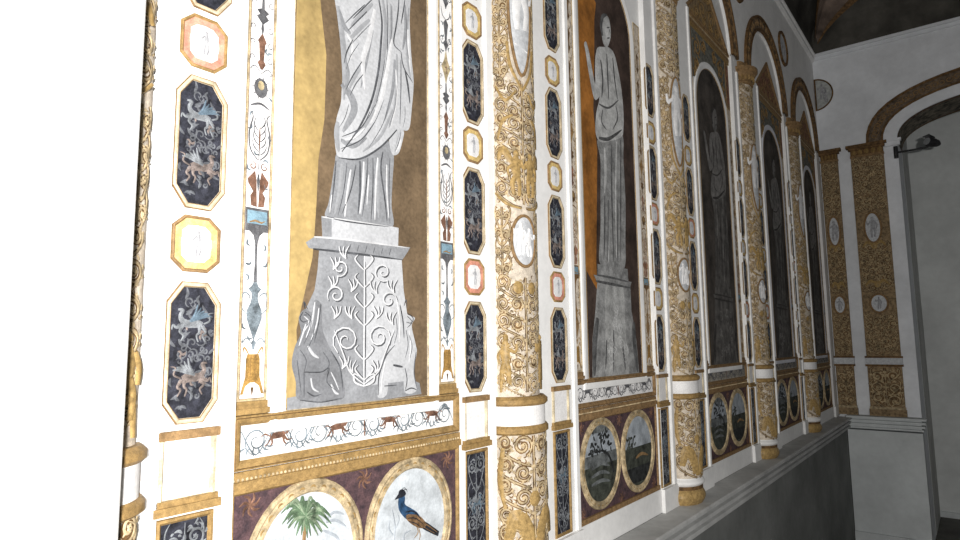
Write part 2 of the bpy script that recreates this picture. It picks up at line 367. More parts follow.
def make_column():
    t = thing('engaged_column', '', 'column', (COLX[1], 1.0, H))
    b = lathe(torus(.093, .066, -.655, -.597, .013), GOLDB, 'base', t)
    lathe([(.095, .07, -.597), (.093, .07, -.591), (.091, .07, -.583)], BROWN, 'fillet', b)
    lathe(torus(.090, .069, -.583, -.556, .010)+[(.090, .071, -.551)], WHITE, 'white_torus', b)
    d = lathe([(.089, .069, -.552), (.091, .071, -.4), (.089, .069, -.239)], CREAM, 'lower_drum', t)
    f = cyl(.0903, .0703); a, u = G(f), G(f)
    scrolls(a, u, .21, .29, .058, .0027, .0012, .0024, 0, -.39, 3, 2)
    u.build('scroll_outline', BROWN, d); a.build('scrollwork', GOLDL, d, True)
    g = G(f)
    for s in (-1, 1):                        # gilded sheaths at the foot
        g.rib(cr([(s*.015, -.53), (s*.03, -.47), (s*.055, -.44), (s*.075, -.50)], 5), [.014, .018, .02, .012], .002, .007)
        g.rib(cr([(s*.008, -.54), (s*.012, -.48), (s*.03, -.43)], 5), [.01, .009, .004], .003, .006)
        g.rib(cr([(s*.085, -.27), (s*.095, -.35), (s*.08, -.42)], 5), [.006, .01, .004], .002, .004)
    g.fan(ell(0, -.40, .017, .02, 12), .003, .005); g.build('gilded_leaves', GOLDB, d, True)
    lathe([(.092, .073, -.239), (.100, .080, -.234), (.100, .080, -.222), (.095, .075, -.216)], GOLD, 'moulding', t)
    lathe([(.091, .072, -.216), (.091, .072, -.166)], FIELD, 'white_band', t)
    lathe([(.093, .073, -.166), (.100, .079, -.16), (.100, .079, -.150), (.092, .068, -.142)], GOLD, 'moulding', t)
    sh = lathe([(.085, .054, -.142), (.084, .053, .6), (.080, .050, 1.50)], CREAM, 'shaft', t)
    f = cyl(.0843, .0533); a, u = G(f), G(f)
    for q in ((.30, .050, .02, 11), (.34, .048, .545, 12), (.35, .055, 1.315, 13)):
        a1, u1 = G(f), G(f); scrolls(a1, u1, .175, q[0], q[1], .0023, .0010, .0020, 0, q[2], q[3], 2); u1.build('scroll_outline', BROWN, sh); a1.build('scrollwork', GOLDL, sh, True)
    for sg in (-1, 1):                       # scrolls flanking the medallions
        for hh_, zc in ((.40, .93), (.18, .27)):
            a1, u1 = G(f), G(f); scrolls(a1, u1, .052, hh_, .046, .0021, .0010, .0020, sg*.066, zc, 31)
            u1.build('flanking_outline', BROWN, sh); a1.build('flanking_scrolls', GOLDL, sh, True)
    def medal(nm, z, hw, hh, pts, figs):
        F = pts(hw, hh, z)
        fr = G(f).ring(F, [(-.006, 0), (-.005, .004), (0, .005), (.003, .002)]).build('medallion_frame', BROWNM, sh)
        G(f).fan(F, .0022, .0004, 4).build('medallion_field', CAMF, fr)
        q = G(f); figs(q); q.build('cameo_figure', CAMEO, fr, True)
    man = lambda hw, hh, z: [(hw*math.cos(t), z+hh*(math.sin(t) if math.sin(t) > 0 else math.sin(t)*(1+.12*abs(math.sin(t))**6))) for t in [2*PI*i/36 for i in range(36)]]
    medal('m', .95, .036, .185, man, lambda q: (person_strokes(q, 0, .98, .24, .003, .004), q.rib([(-.02, .83), (.02, .815)], .006, .003, .002)))
    medal('o', .272, .037, .068, lambda hw, hh, z: ell(0, z, hw, hh, 28), lambda q: (person_strokes(q, -.012, .275, .095, .003, .004), person_strokes(q, .014, .268, .085, .003, .004, -1)))
    g = G(f)                                 # gilded V strap under the pointed medallion, putti, masks and herms
    for s in (-1, 1):
        g.rib(cr([(s*.043, .83), (s*.034, .76), (0, .695)], 5), [.004, .005, .004], .002, .004)
        g.rib(cr([(s*.08, .70), (s*.05, .66), (s*.02, .69)], 5), [.003, .005, .002], .002, .004)
        g.rib(cr([(s*.085, .40), (s*.05, .37), (s*.01, .36)], 5), [.003, .004, .002], .002, .004)
        g.fan(ell(s*.022, .145, .015, .017, 12), .002, .005)
        g.rib(cr([(s*.03, .62), (s*.06, .6), (s*.075, .55)], 5), [.003, .006, .003], .002, .004)
    g.build('gilded_strapwork', GOLDB, sh, True)
    for s in (-1, 1):
        q = G(f); person_strokes(q, s*.022, .455, .135, .003, .006, s)
        q.rib(cr([(s*.03, .48), (s*.06, .52), (s*.075, .49)], 5), [.006, .012, .003], .003, .004)
        q.build('putto', GOLDB, sh, True)
        q = G(f); person_strokes(q, s*.060, -.045, .135, .003, .006, s); q.rib(cr([(s*.048, -.11), (s*.055, -.08), (s*.072, -.08), (s*.076, -.13)], 5), [.003, .007, .007, .003], .003, .005); q.build('gilded_herm', GOLDB, sh, True)
    c = lathe([(.080, .050, 1.50), (.090, .062, 1.505), (.090, .062, 1.515), (.082, .052, 1.522), (.086, .058, 1.54), (.100, .080, 1.565), (.100, .080, 1.575), (.112, .092, 1.583), (.112, .092, 1.60)], BROWNM, 'capital', t)
    q = G(cyl(.088, .064))
    for i in range(-4, 5): q.rib(cr([(i*.022, 1.524), (i*.022, 1.545), (i*.024, 1.563)], 4), [.006, .008, .003], .0, .008)
    q.build('capital_leaves', GOLD, c)
    lathe([(.075, .03, 1.60), (.075, .03, 1.645)], BROWNM, 'impost_block', c)
    return t
col = make_column()
CL = ['gilded half column partly hidden behind the white pier at the far left', 'nearest full gilded half column, with a large pointed medallion',
      'second full gilded half column, between the two panels of dark framed niches', 'third full gilded half column, with its capital in view under the arches',
      'farthest gilded half column, slim and dim, next to the room corner']
CL[2] = 'second full gilded half column from the left, with a gold foot on the sill'
for i, x in enumerate(COLX): 
    o = col if i == 1 else dup(col, (x, 1.0, H)); o['label'] = CL[i]; o['group'] = 'gilded half columns'

# ------------------------------------------------------------------ pier ornaments
def octo(hw, hh, cu, cv): return [(-hw+cu, -hh), (hw-cu, -hh), (hw, -hh+cv), (hw, hh-cv), (hw-cu, hh), (-hw+cu, hh), (-hw, hh-cv), (-hw, -hh+cv)]
def beast(g, cx, cy, s, f, wing):
    pt = lambda L: cr([(cx+f*s*x, cy+s*y) for x, y in L], 5)
    g.rib(pt([(-.35, -.02), (-.1, .04), (.2, .02), (.4, .1)]), [s*.11, s*.17, s*.15, s*.12], .0016, .001)
    g.rib(pt([(.38, .08), (.5, .3), (.42, .52), (.6, .55)]), [s*.12, s*.08, s*.07, s*.03], .0016, .001)
    for L in ([(-.35, -.05), (-.5, -.3), (-.38, -.42), (-.5, -.65)], [(-.25, -.08), (-.25, -.3), (-.15, -.42), (-.22, -.66)],
              [(.35, 0), (.5, -.25), (.36, -.42), (.45, -.62)], [(.3, 0), (.62, -.12), (.75, -.02), (.8, -.2)]):
        g.rib(pt(L), [s*.08, s*.05, s*.04, s*.025], .0016, .001)
    g.rib(pt([(-.4, .02), (-.65, .15), (-.6, .4), (-.8, .45)]), [s*.03, s*.04, s*.03, s*.01], .0016, .001)
    for k in range(5):
        wing.rib(pt([(.12, .1), (-.05-.1*k, .35+.05*k-.05*k*k*.3), (-.15-.14*k, .75-.11*k)]), [s*.05, s*.06, s*.02], .0018, .001)
def oct_panel():
    t = thing('octagon_panel', '', 'painted panel', (0, 1, H)); O = octo(.0455, .113, .024, .034)
    G().ring(O, [(0, 0), (.001, .004), (.004, .005), (.0065, .0045), (.009, .001)]).build('frame', FADED, t)
    G().ring(O, [(-.0004, .0005), (.0002, .0046), (.0012, .0046), (.0016, .0042)]).build('outer_line', BROWNM, t)
    G().ring(inset(O, .0072), [(0, .0032), (.0006, .0036), (.0014, .0022)]).build('inner_line', BROWNM, t)
    gr = G().poly(inset(O, .008), .001).build('ground', DARK, t)
    for cy, f, mt, m2 in ((.044, -1, PALE, PALEB), (-.042, 1, PALEP, PALE)):
        a, w = G(), G(); beast(a, 0, cy, .043, f, w); bo = a.build('winged_beast', mt, gr); w.build('wing', m2, bo)
    s = G(); R = random.Random(4)
    for k in range(64):
        x = R.uniform(-.033, .033); y = R.uniform(-.096, .096)
        if abs(y) > .078 and abs(x) > .018: continue
        if k % 2: s.rib(spiral(x, y, R.uniform(.004, .009), 1.1, R.random()*6, R.choice((-1, 1)), 12), .0015, .0013, .0004)
        else: leaf(s, x, y, R.random()*6.3, R.uniform(.012, .024), .0026, .0013, R.uniform(-1.5, 1.5), .0004)
    s.build('scrollwork', SCR, gr)
    s = G(); 
    for k in range(7):
        s = G(); x, y = R.uniform(-.026, .026), R.uniform(-.085, .085)
        for m_ in range(3): leaf(s, x, y, m_*2.1+k, .009, .0022, .0014, 1, .0004)
        s.build('flower', PALEP, gr)
    return t
def medallion(ring):
    t = thing('medallion', '', 'medallion', (0, 1, H)); O = octo(.0415, .047, .021, .019)
    G().ring(O, [(0, 0), (.001, .004), (.0035, .005), (.006, .002)]).build('frame', BROWNM if ring is YEL else GOLD, t)
    G().ring(inset(O, .005), [(0, .0015), (.012, .0013)]).build('coloured_ring', ring, t)
    fl = G().fan(ell(0, 0, .026, .031, 24), .0022, .001).build('field', CAMEO, t)
    g = G(); person_strokes(g, .002, 0, .045, .003, .0012); g.build('cameo_figure', CAMG, fl)
    return t
def white_panel():
    t = thing('white_panel', '', 'panel', (0, 1, H)); Rr = rect(-.047, -.055, .047, .055)
    G().ring(Rr, [(0, 0), (.001, .005), (.006, .006), (.010, .001)]).build('frame', FADED, t)
    G().poly(inset(Rr, .009), .001).build('field', FIELD, t)
    G().box(-.050, .044, .050, .058, 0, .009).build('top_moulding', BROWNM, t)
    g = G().box(-.050, -.055, .050, -.046, 0, .008); g.box(-.053, -.068, .053, -.055, 0, .012); g.build('bottom_moulding', GOLD, t)
    return t
def dark_panel():
    t = thing('dark_panel', '', 'painted panel', (0, 1, H)); Rr = rect(-.046, -.150, .046, .150)
    G().ring(Rr, [(0, 0), (.001, .005), (.005, .006), (.009, .001)]).build('frame', GOLD, t)
    gr = G().poly(inset(Rr, .008), .001).build('ground', DARK, t)
    a, u = G(), G(); scrolls(a, u, .066, .27, .068, .0019, .0018, .0006, 0, 0, 8); a.build('scrollwork', PALE, gr)
    w, b = G(), G(); beast(b, 0, .02, .034, 1, w); bo = b.build('winged_beast', PALEB, gr); w.build('wing', PALE, bo)
    return t
OP, MP, MY, WP, DP = oct_panel(), medallion(PINK), medallion(YEL), white_panel(), dark_panel()
used = set()
def put(src, x, z, label, group):
    if src.name in used: o = dup(src, (x, 1.0, H+z), label)
    else: used.add(src.name); src.location = (x, 1.0, H+z); src['label'] = label; o = src
    o['group'] = group; return o
STRIP = []
cn = ['half-hidden leftmost', 'nearest full', 'second full', 'third full', 'farthest']
for i in range(5):
    STRIP.append((BAY[i+1][0]-(.080 if i == 0 else .097), 'right of the %s gilded column' % cn[i], i))
    if i: STRIP.append((BAY[i][1]+(.049 if i == 1 else .038), 'left of the %s gilded column' % cn[i], i))
lv = ['lowest', 'second from bottom', 'third from bottom', 'topmost']
mlv = ['lowest', 'middle', 'topmost']
for x, where, ci in STRIP:
    for k, z in enumerate((-.010, .337, .683, 1.036)):
        put(OP, x, z, 'dark octagonal beast panel, %s, in strip %s' % (lv[k], where), 'dark octagonal panels on the piers')
    for k, z in enumerate((.166, .512, .855)):
        pink = (k == 1) if ci % 2 == 0 else (k == 0)
        put(MP if pink else MY, x, z, '%s-ringed octagonal medallion, %s, in strip %s' % ('pink' if pink else 'yellow', mlv[k], where), 'small medallions between the octagons')
    put(WP, x, -.190, 'blank white gilt-framed panel under the octagons, %s' % where, 'white pier panels')
    put(DP, x, -.413, 'tall dark scroll panel at pier foot, %s' % where, 'dark pier foot panels')

# ------------------------------------------------------------------ grotesque candelabrum strips
G_INK, G_INKB, G_RED, G_STAR = INK, INKB, RED, STAR
def cands(t, w, z0, z1, dense=False):
    """flat painted candelabrum in a strip of width w; v = height above the painting's foot"""
    G().ring(rect(0, z0, w, z1), [(0, 0), (.0005, .003), (.003, .003), (.0045, .001)]).build('border', GOLDL, t)
    G().ring(rect(.0045, z0+.004, w-.0045, z1-.004), [(0, .0012), (.0012, .0012)]).build('line', BROWN, t)
    c = w/2; k = w/.06*1.14; h = .0014
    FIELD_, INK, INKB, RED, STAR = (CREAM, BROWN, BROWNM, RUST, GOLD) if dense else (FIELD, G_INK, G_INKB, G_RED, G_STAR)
    G().poly(rect(.004, z0+.004, w-.004, z1-.004), .0008).build('ground', FIELD_, t)
    def pm(L, g, hh=h): g.poly([(c+x*k, z) for x, z in L]+[(c-x*k, z) for x, z in reversed(L)], hh)
    base = z0+.012
    # tripod
    g = G(); pm([(.010, base+.070), (.0125, base+.062), (.013, base+.03), (.018, base+.012), (.021, base), (.016, base), (.012, base+.014), (.004, base+.02)], g)
    for s in (-1, 1): g.rib(cr([(c+s*.008*k, base+.07), (c+s*.016*k, base+.082), (c+s*.018*k, base+.07)], 4), .0016, h)
    tr = g.build('tripod', TRIP, t)
    g = G(); pm([(.003, base+.012), (.001, base), (.0005, base-.004)], g); g.rib([(c-.004, base+.068), (c-.005, base+.02)], .0009, h+.0004); g.rib([(c+.004, base+.068), (c+.005, base+.02)], .0009, h+.0004); g.build('leg_shadow_paint', BROWN, tr)
    # vase
    b = base+.078
    g = G(); pm([(.002, b), (.004, b+.012), (.001, b+.018), (.007, b+.035), (.014, b+.055), (.0135, b+.07), (.008, b+.082), (.006, b+.09), (.006, b+.10), (.012, b+.108), (.007, b+.112), (.003, b+.12)], g)
    for s in (-1, 1):
        g.rib(cr([(c+s*.012*k, b+.062), (c+s*.023*k, b+.075), (c+s*.02*k, b+.1), (c+s*.009*k, b+.095), (c+s*.013*k, b+.085)], 5), .0014, h)
        g.rib(cr([(c+s*.002, b+.008), (c+s*.012*k, b+.02), (c+s*.02*k, b+.012), (c+s*.018*k, b+.022)], 5), .0012, h)
    g.build('vase', INKB, t)
    # stem and tablet
    g = G(); pm([(.0035, b+.12), (.002, b+.16), (.0025, b+.19), (.006, b+.205), (.013, b+.212)], g)
    g.rib([(c-.018*k, b+.205), (c-.018*k, b+.13)], .0006, h); g.rib([(c+.018*k, b+.205), (c+.018*k, b+.13)], .0006, h); g.build('stem', INK, t)
    g = G().poly(rect(c-.021*k, b+.212, c+.021*k, b+.255), h); tb = g.build('tablet', INK, t)
    g = G().poly(rect(c-.018*k, b+.226, c+.018*k, b+.250), h+.0003); g.build('tablet_sky', SKYB, tb)
    g = G(); g.rib([(c-.014*k, b+.228), (c-.004*k, b+.232), (c+.008*k, b+.229), (c+.015*k, b+.233)], .002, h+.0006); g.build('tablet_scene', BROWNM, tb)
    # winged pair
    y = b+.257
    g = G()
    for s in (-1, 1):
        g.poly([(c+s*x*k, y+z) for x, z in ((.001, 0), (.012, .002), (.014, .02), (.009, .028), (.018, .042), (.020, .05), (.012, .06), (.006, .068), (.003, .05))], h)
        g.rib(spiral(c+s*.011*k, y+.076, .0065*k, 1.2, PI/2, s, 14), .0014, h)
    g.build('winged_pair', RED, t)
    g = G(); pm([(.001, y+.03), (.003, y+.05), (.001, y+.062)], g, h+.0004); g.rib([(c, y+.07), (c, y+.085)], .002, h); g.build('flame', INK, t)
    # palmette
    y = y+.088; g = G()
    for q in range(9):
        a = q/8; s = -1 if q % 2 else 1
        g.rib(cr([(c+s*.002, y+.01+a*.05), (c+s*.010*k, y+.018+a*.055), (c+s*.013*k*(1.1-a*.6), y+.03+a*.058)], 4), .0013, h)
    for s in (-1, 1): g.rib(cr([(c+s*.002, y), (c+s*.016*k, y+.018), (c+s*.019*k, y+.05), (c+s*.013*k, y+.08), (c+s*.02*k, y+.092)], 5), .0017, h)
    g.rib([(c, y), (c, y+.03), (c, y+.07)], .0016, h); g.build('palmette', INK, t)
    g = G(); g.rib([(c, y+.02), (c, y+.045), (c, y+.07)], .002, h+.0005); g.build('palmette_rib', RED, t)
    # sun mask
    y += .10; g = G(); g.rib(cr([(c-.018*k, y), (c, y+.008), (c+.018*k, y)], 4), .0025, h); g.poly(ell(c, y+.038, .013*k, .019, 20), h)
    for q in range(10):
        a = q*2*PI/10; g.rib([(c+.012*k*math.cos(a), y+.038+.018*math.sin(a)), (c+.019*k*math.cos(a), y+.038+.027*math.sin(a))], .0018, h)
    ms = g.build('sun_mask', INK, t)
    g = G(); g.poly(ell(c, y+.043, .006*k, .009, 12), h+.0004); g.build('face', STAR, ms)
    g = G(); y += .066
    for s in (-1, 1): g.rib(cr([(c, y), (c+s*.012*k, y+.012), (c+s*.02*k, y+.004), (c+s*.015*k, y)], 5), .0010, h)
    # tassel
    g.build('bracket', INK, t)
    g = G(); y += .008; pm([(.002, y), (.008, y+.012), (.004, y+.018), (.006, y+.05), (.0085, y+.055), (.001, y+.07)], g); g.build('tassel', RED, t)
    # cross and star with scrolls
    y += .07; g = G(); pm([(.001, y), (.003, y+.01), (.0015, y+.02), (.012, y+.032), (.006, y+.038), (.012, y+.045), (.003, y+.05), (.002, y+.075)], g)
    for s in (-1, 1):
        for dz in (-.05, -.02, .01, .06, .09, .12):
            g.rib(spiral(c+s*.0165*k, y+dz, .0055*k, 1.1, PI/2*s, s, 12), .0009, h)
    g.build('cross_scrolls', INK, t)
    if True:
        g = G(); R = random.Random(3)
        for q in range(80 if dense else 44):
            x = (R.uniform(.010, .024))*R.choice((-1, 1)); z = R.uniform(z0+.03, z1-.03); leaf(g, c+x, z, R.random()*6.3, .016, .0022, h-.0003, 1.2, .0004)
        g.build('leaf_sprays', BROWNM if dense else INKB, t)
    y += .075; g = G(); pm([(.001, y), (.006, y+.02), (.016, y+.042), (.006, y+.062), (.001, y+.085)], g); g.build('star', STAR, t)
    g = G(); g.rib([(c-.004, y+.04), (c+.003, y+.045)], .003, h+.0004); g.rib([(c+.001, y+.025), (c+.004, y+.06)], .002, h+.0004); g.build('star_centre', RED, t)
    # upper run: bell, cup, foliate spindle to the top
    y += .085; g = G()
    while y < z1-.13:
        pm([(.001, y), (.004, y+.01), (.010, y+.02), (.003, y+.03), (.006, y+.06), (.009, y+.075), (.002, y+.085)], g)
        for s in (-1, 1):
            g.rib(spiral(c+s*.014*k, y+.03, .007*k, 1.2, PI/2*s, s, 12), .0011, h); g.rib(cr([(c, y+.085), (c+s*.012*k, y+.095), (c+s*.016*k, y+.115)], 4), .0014, h)
        y += .115
    g.build('spindle', INK, t)

bayname = ['', 'nearest bay, behind the grey statue with griffins', 'second bay, with the pale raised-arm statue', 'third bay', 'fourth bay', 'last bay at the corner']
short = ['', 'nearest bay', 'second bay from the left', 'third bay from the left', 'fourth bay from the left', 'last bay by the corner']
ZF = -.120                                  # foot of niche and strips
EDGE, GW, MW = .010, .058, .042
ZSP = 1.19
for i in range(1, 6):
    x0, x1 = BAY[i]; w = x1-x0
    for side in ('left', 'right'):
        xs_ = x0+EDGE if side == 'left' else x1-EDGE-GW
        t = thing('grotesque_strip', 'slender white painted candelabrum strip, %s edge of the %s' % (side, short[i]), 'painted strip', (xs_, YI, H+ZF), 0, 'painted candelabrum strips')
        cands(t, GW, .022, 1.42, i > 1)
        g = G(); g.box(-.004, 0, GW+.004, .010, 0, .008); g.box(-.001, .010, GW+.001, .022, 0, .005); g.build('foot', BROWNM if i > 1 else GOLD, t)

# ------------------------------------------------------------------ statue paintings
def niche_outline(w, z0, zs): 
    r = w/2; return [(0, z0), (w, z0), (w, zs)]+[(r+r*math.cos(PI*k/20), zs+r*math.sin(PI*k/20)) for k in range(1, 20)]+[(0, zs)]
def strokes(par, name, mt, L, T, h, hh=.0006):
    g = G()
    for w, pts in L: g.rib(cr([T(p) for p in pts], 6), w, h, hh)
    return g.build(name, mt, par)
def area(par, name, mt, L, T, h, smooth=True):
    g = G()
    for pts in L: g.poly(cr([T(p) for p in pts], 6, True) if smooth else [T(p) for p in pts], h)
    return g.build(name, mt, par)
def niche(i, mL, mR, mb):
    x0, x1 = BAY[i]; nx = x0+EDGE+GW+MW; nw = x1-x0-2*(EDGE+GW+MW)
    t = thing('niche_painting', '', 'painted niche', (nx, YI, H+ZF), 0, 'painted statue niches')
    out = niche_outline(nw, 0, ZSP-ZF)
    G().ring(inset(out, -MW+.004), [(0, 0), (.003, .006), (.012, .007), (.030, .004), (MW-.004, .0012)]).build('white_border', mb, t)
    G().ring(inset(out, -.003), [(0, .004), (.001, .0045), (.003, .0015)]).build('inner_line', GOLD if i > 1 else GOLDL, t)
    G().poly(out, .0009).build('background', mR, t)
    return t, nx, nw
# nearest bay: traced from the fresco
t, nx, nw = niche(1, OCH, NBR, WHITE)
t['label'] = 'painted niche with grey draped statue on a pedestal flanked by griffins'
T1 = lambda p: (lambda q: (q[0]*YI-nx, q[1]*YI-ZF))(W(p[0], p[1]))
yx = lambda z: z-ZF
g = G(); g.poly([(0, .004), (.030, .004)]+[T1(p) for p in ((296, 330), (312, 258), (314, 235), (316, 205), (318, 160), (324, 120), (325, 92), (326, 55), (322, 20), (320, 0))]+[(.095, 1.0), (.09, 1.2), (.10, 1.3), (.06, 1.38), (.004, 1.31)], .0012)
g.build('ochre_light', OCH, t)
bo = T1((334, 0))
top = bo[1]
fig = thing('x', None, None, (0, 0, 0)); bpy.data.objects.remove(fig)
MANT = [(334, 0), (336, 12), (339, 30), (341, 50), (342, 70), (341, 90), (340, 104), (336, 118), (334, 135), (335, 150), (338, 157), (349, 160), (360, 159), (371, 153), (380, 146), (390, 136), (398, 128), (405, 131), (409, 127), (411, 110), (413, 83), (411, 60), (410, 44), (409, 20), (410, 0)]
g = G(); P = cr([T1(p) for p in MANT], 5)
c0 = (P[0][0]+P[-1][0])/2
ub = lambda L: [(c0+x, yx(z)) for x, z in L]
P += cr([P[-1]]+ub([(.090, .86), (.102, .95), (.112, 1.02), (.085, 1.075), (.035, 1.095), (.03, 1.12), (-.03, 1.12), (-.035, 1.095), (-.085, 1.075), (-.108, 1.02), (-.096, .92), (-.086, .82)])+[P[0]], 5)[1:-1]
g.poly(P, .0022); st = g.build('statue', SL, t)
area(st, 'gown', SM, [[(338, 152), (334, 165), (331, 185), (328, 203), (325, 217), (345, 221), (370, 225), (392, 227), (391, 205), (392, 180), (393, 154), (385, 140), (360, 150)]], T1, .0018)
area(st, 'mantle_tail', SL, [[(397, 126), (403, 131), (402, 140), (398, 153), (392, 155), (389, 146), (389, 136)]], T1, .0026)
strokes(st, 'mantle_folds', SD, [
    (.0032, [(378, 0), (381, 22), (380, 44), (378, 67), (374, 89), (368, 108), (357, 130), (341, 152)]),
    (.0016, [(371, 0), (362, 9), (352, 19)]), (.0014, [(366, 12), (357, 21), (347, 31)]), (.0012, [(364, 5), (354, 14), (344, 24)]),
    (.0015, [(361, 62), (352, 76), (345, 90)]), (.0013, [(362, 75), (355, 84), (349, 96)]),
    (.0022, [(398, 0), (397, 14), (395, 28), (393, 44), (400, 52)]), (.0018, [(404, 0), (402, 14), (400, 25)]),
    (.0018, [(400, 52), (403, 68), (412, 83)]), (.0030, [(404, 70), (407, 86), (409, 104)]), (.0015, [(400, 60), (400, 90), (399, 124)]),
    (.0014, [(369, 112), (360, 128), (341, 137)]), (.0013, [(374, 122), (360, 140), (340, 149)]), (.0016, [(352, 40), (346, 52), (343, 64)]),
    (.0022, [(396, 130), (380, 147), (359, 159), (338, 158)]), (.0012, [(384, 60), (380, 84), (374, 108)]), (.0013, [(386, 0), (387, 24), (386, 50)])], T1, .0030)
strokes(st, 'mantle_shading', SM, [
    (.010, [(341, 84), (351, 98), (353, 112), (342, 132)]), (.007, [(338, 10), (343, 26), (350, 34)]), (.006, [(340, 140), (352, 146), (366, 138)]),
    (.006, [(344, 60), (347, 75), (343, 96)]), (.005, [(404, 5), (405, 28), (402, 50)]), (.005, [(394, 60), (392, 90), (384, 120)]), (.004, [(372, 30), (366, 60), (360, 88)])], T1, .0025, .0003)
strokes(st, 'mantle_halftones', SHF, [
    (.006, [(382, 0), (385, 24), (384, 46), (381, 70), (377, 92), (370, 112)]), (.004, [(390, 4), (390, 30), (388, 58), (384, 84), (376, 112)]), (.004, [(396, 54), (396, 84), (393, 112), (388, 128)]),
    (.005, [(372, 4), (362, 14), (350, 26)]), (.005, [(369, 20), (358, 30), (347, 42)]), (.004, [(366, 60), (356, 74), (347, 92)]), (.004, [(374, 110), (360, 132), (342, 144)]),
    (.008, [(337, 6), (342, 40), (344, 72), (343, 100)]), (.007, [(337, 122), (336, 136), (338, 152)]), (.004, [(408, 8), (406, 40), (407, 62), (410, 80)]), (.004, [(392, 110), (380, 136), (362, 152)]),
    (.003, [(400, 130), (396, 142), (394, 152)])], T1, .0024, .0003)
strokes(st, 'mantle_fine_folds', SD, [(.0009, [(386, 4), (387, 30), (386, 56), (382, 80)]), (.0009, [(391, 6), (391, 30), (389, 44)]), (.0008, [(370, 24), (360, 34), (350, 45)]), (.0008, [(358, 44), (350, 56), (345, 70)]),
    (.0008, [(377, 100), (366, 120), (350, 140)]), (.0008, [(383, 100), (374, 122), (358, 146)]), (.0009, [(389, 100), (382, 124), (368, 148)]), (.0008, [(396, 86), (394, 108), (388, 126)]), (.0010, [(406, 20), (406, 44), (408, 60)]),
    (.0008, [(348, 104), (344, 118), (338, 128)]), (.0010, [(400, 132), (398, 142), (394, 152)]), (.0008, [(404, 106), (404, 118), (402, 128)])], T1, .0031, .0003)
strokes(st, 'gown_halftones', SHF, [(.005, [(341, 164), (339, 190), (334, 214)]), (.005, [(364, 164), (363, 190), (361, 214)]), (.005, [(378, 160), (377, 190), (378, 218)])], T1, .0024, .0003)
strokes(st, 'mantle_highlights', SH, [
    (.007, [(374, 10), (368, 40), (362, 62), (364, 90)]), (.006, [(391, 40), (386, 70), (380, 100), (370, 124)]), (.004, [(346, 34), (352, 46), (350, 60)]),
    (.004, [(407, 30), (408, 50), (410, 72)]), (.003, [(395, 70), (396, 100), (390, 128)]), (.003, [(344, 140), (354, 137), (364, 128)]), (.003, [(400, 140), (398, 148), (395, 152)])], T1, .0028, .0004)
strokes(st, 'gown_folds', SD, [
    (.0020, [(335, 161), (333, 185), (329, 214)]), (.0028, [(359, 161), (359, 190), (357, 215)]), (.0016, [(367, 158), (365, 188), (361, 217)]), (.0022, [(382, 152), (380, 170), (384, 200), (386, 221)]),
    (.0014, [(389, 158), (388, 190), (389, 224)]), (.0016, [(355, 165), (350, 190), (341, 214)]), (.0012, [(346, 163), (343, 190), (337, 216)]), (.0016, [(372, 158), (372, 186), (370, 222)]), (.0020, [(326, 217), (350, 222), (390, 227)])], T1, .0030)
strokes(st, 'gown_highlights', SH, [(.0034, [(363, 162), (362, 190), (359, 214)]), (.003, [(377, 158), (375, 186), (374, 220)]), (.0028, [(350, 170), (346, 196), (344, 217)]), (.0026, [(386, 165), (386, 190), (388, 218)]), (.002, [(331, 195), (329, 213)]), (.002, [(368, 175), (366, 205)])], T1, .0029)
g = G(); g.poly(ell(c0-.004, yx(1.165), .036, .05, 24), .0026); g.rib(cr(ub([(-.036, 1.16), (-.03, 1.21), (0, 1.222), (.034, 1.205), (.036, 1.16)]), 5), .012, .003); g.build('head', SL, st)
# pedestal
pd = area(t, 'pedestal', SM, [[(318.6, 250), (317, 270), (314, 290), (304, 312), (300, 340), (297, 396), (286.5, 398), (286.5, 414), (421, 394), (419, 383), (412, 380), (408, 330), (402, 290), (400, 258)]], T1, .0017, False)
area(pd, 'lit_face', SL, [[(363.5, 254), (401, 258), (403, 290), (409, 330), (412, 380), (380, 384), (363.5, 386)]], T1, .0020, False)
area(pd, 'block', SL, [[(320.7, 216), (398, 228), (397.5, 246), (321.7, 237)]], T1, .0021, False)
area(pd, 'block_side', SM, [[(320.7, 216), (331, 218), (331, 238), (321.7, 237)]], T1, .0023, False)
area(pd, 'cornice', SM, [[(305, 242.5), (313.5, 237), (335, 238.5), (409.7, 247.5), (407, 252), (402, 259.5), (363, 254), (316, 250), (308, 248)]], T1, .0022, False)
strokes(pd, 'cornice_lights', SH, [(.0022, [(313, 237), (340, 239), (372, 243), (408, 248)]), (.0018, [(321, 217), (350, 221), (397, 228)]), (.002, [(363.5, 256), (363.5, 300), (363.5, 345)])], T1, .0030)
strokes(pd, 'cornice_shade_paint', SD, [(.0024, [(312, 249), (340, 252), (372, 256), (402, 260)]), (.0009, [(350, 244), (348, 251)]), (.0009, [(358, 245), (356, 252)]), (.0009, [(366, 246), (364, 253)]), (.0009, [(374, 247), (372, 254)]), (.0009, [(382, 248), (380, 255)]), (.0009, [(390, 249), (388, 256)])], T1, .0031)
GRL = [[(304, 309), (298, 318), (300, 333), (294, 347), (291, 364), (295, 382), (297, 399), (318, 401), (343, 398), (341, 376), (331, 352), (322, 330), (321, 306), (314, 300), (311, 312)]]
gl = area(pd, 'griffin', mat('griffin_grey', (.165, .168, .176), .1, 24, .8, .15), GRL, T1, .0024)
strokes(gl, 'griffin_lines', SD, [(.0018, [(330, 351), (339, 368), (342, 392)]), (.0013, [(303, 372), (320, 372), (328, 368), (326, 382), (336, 391)]), (.0016, [(320, 304), (317, 325), (313, 343)]), (.0012, [(304, 312), (310, 318), (306, 326)]), (.0012, [(303, 372), (303, 398)]), (.0014, [(299, 400), (320, 402), (341, 398)])], T1, .0032)
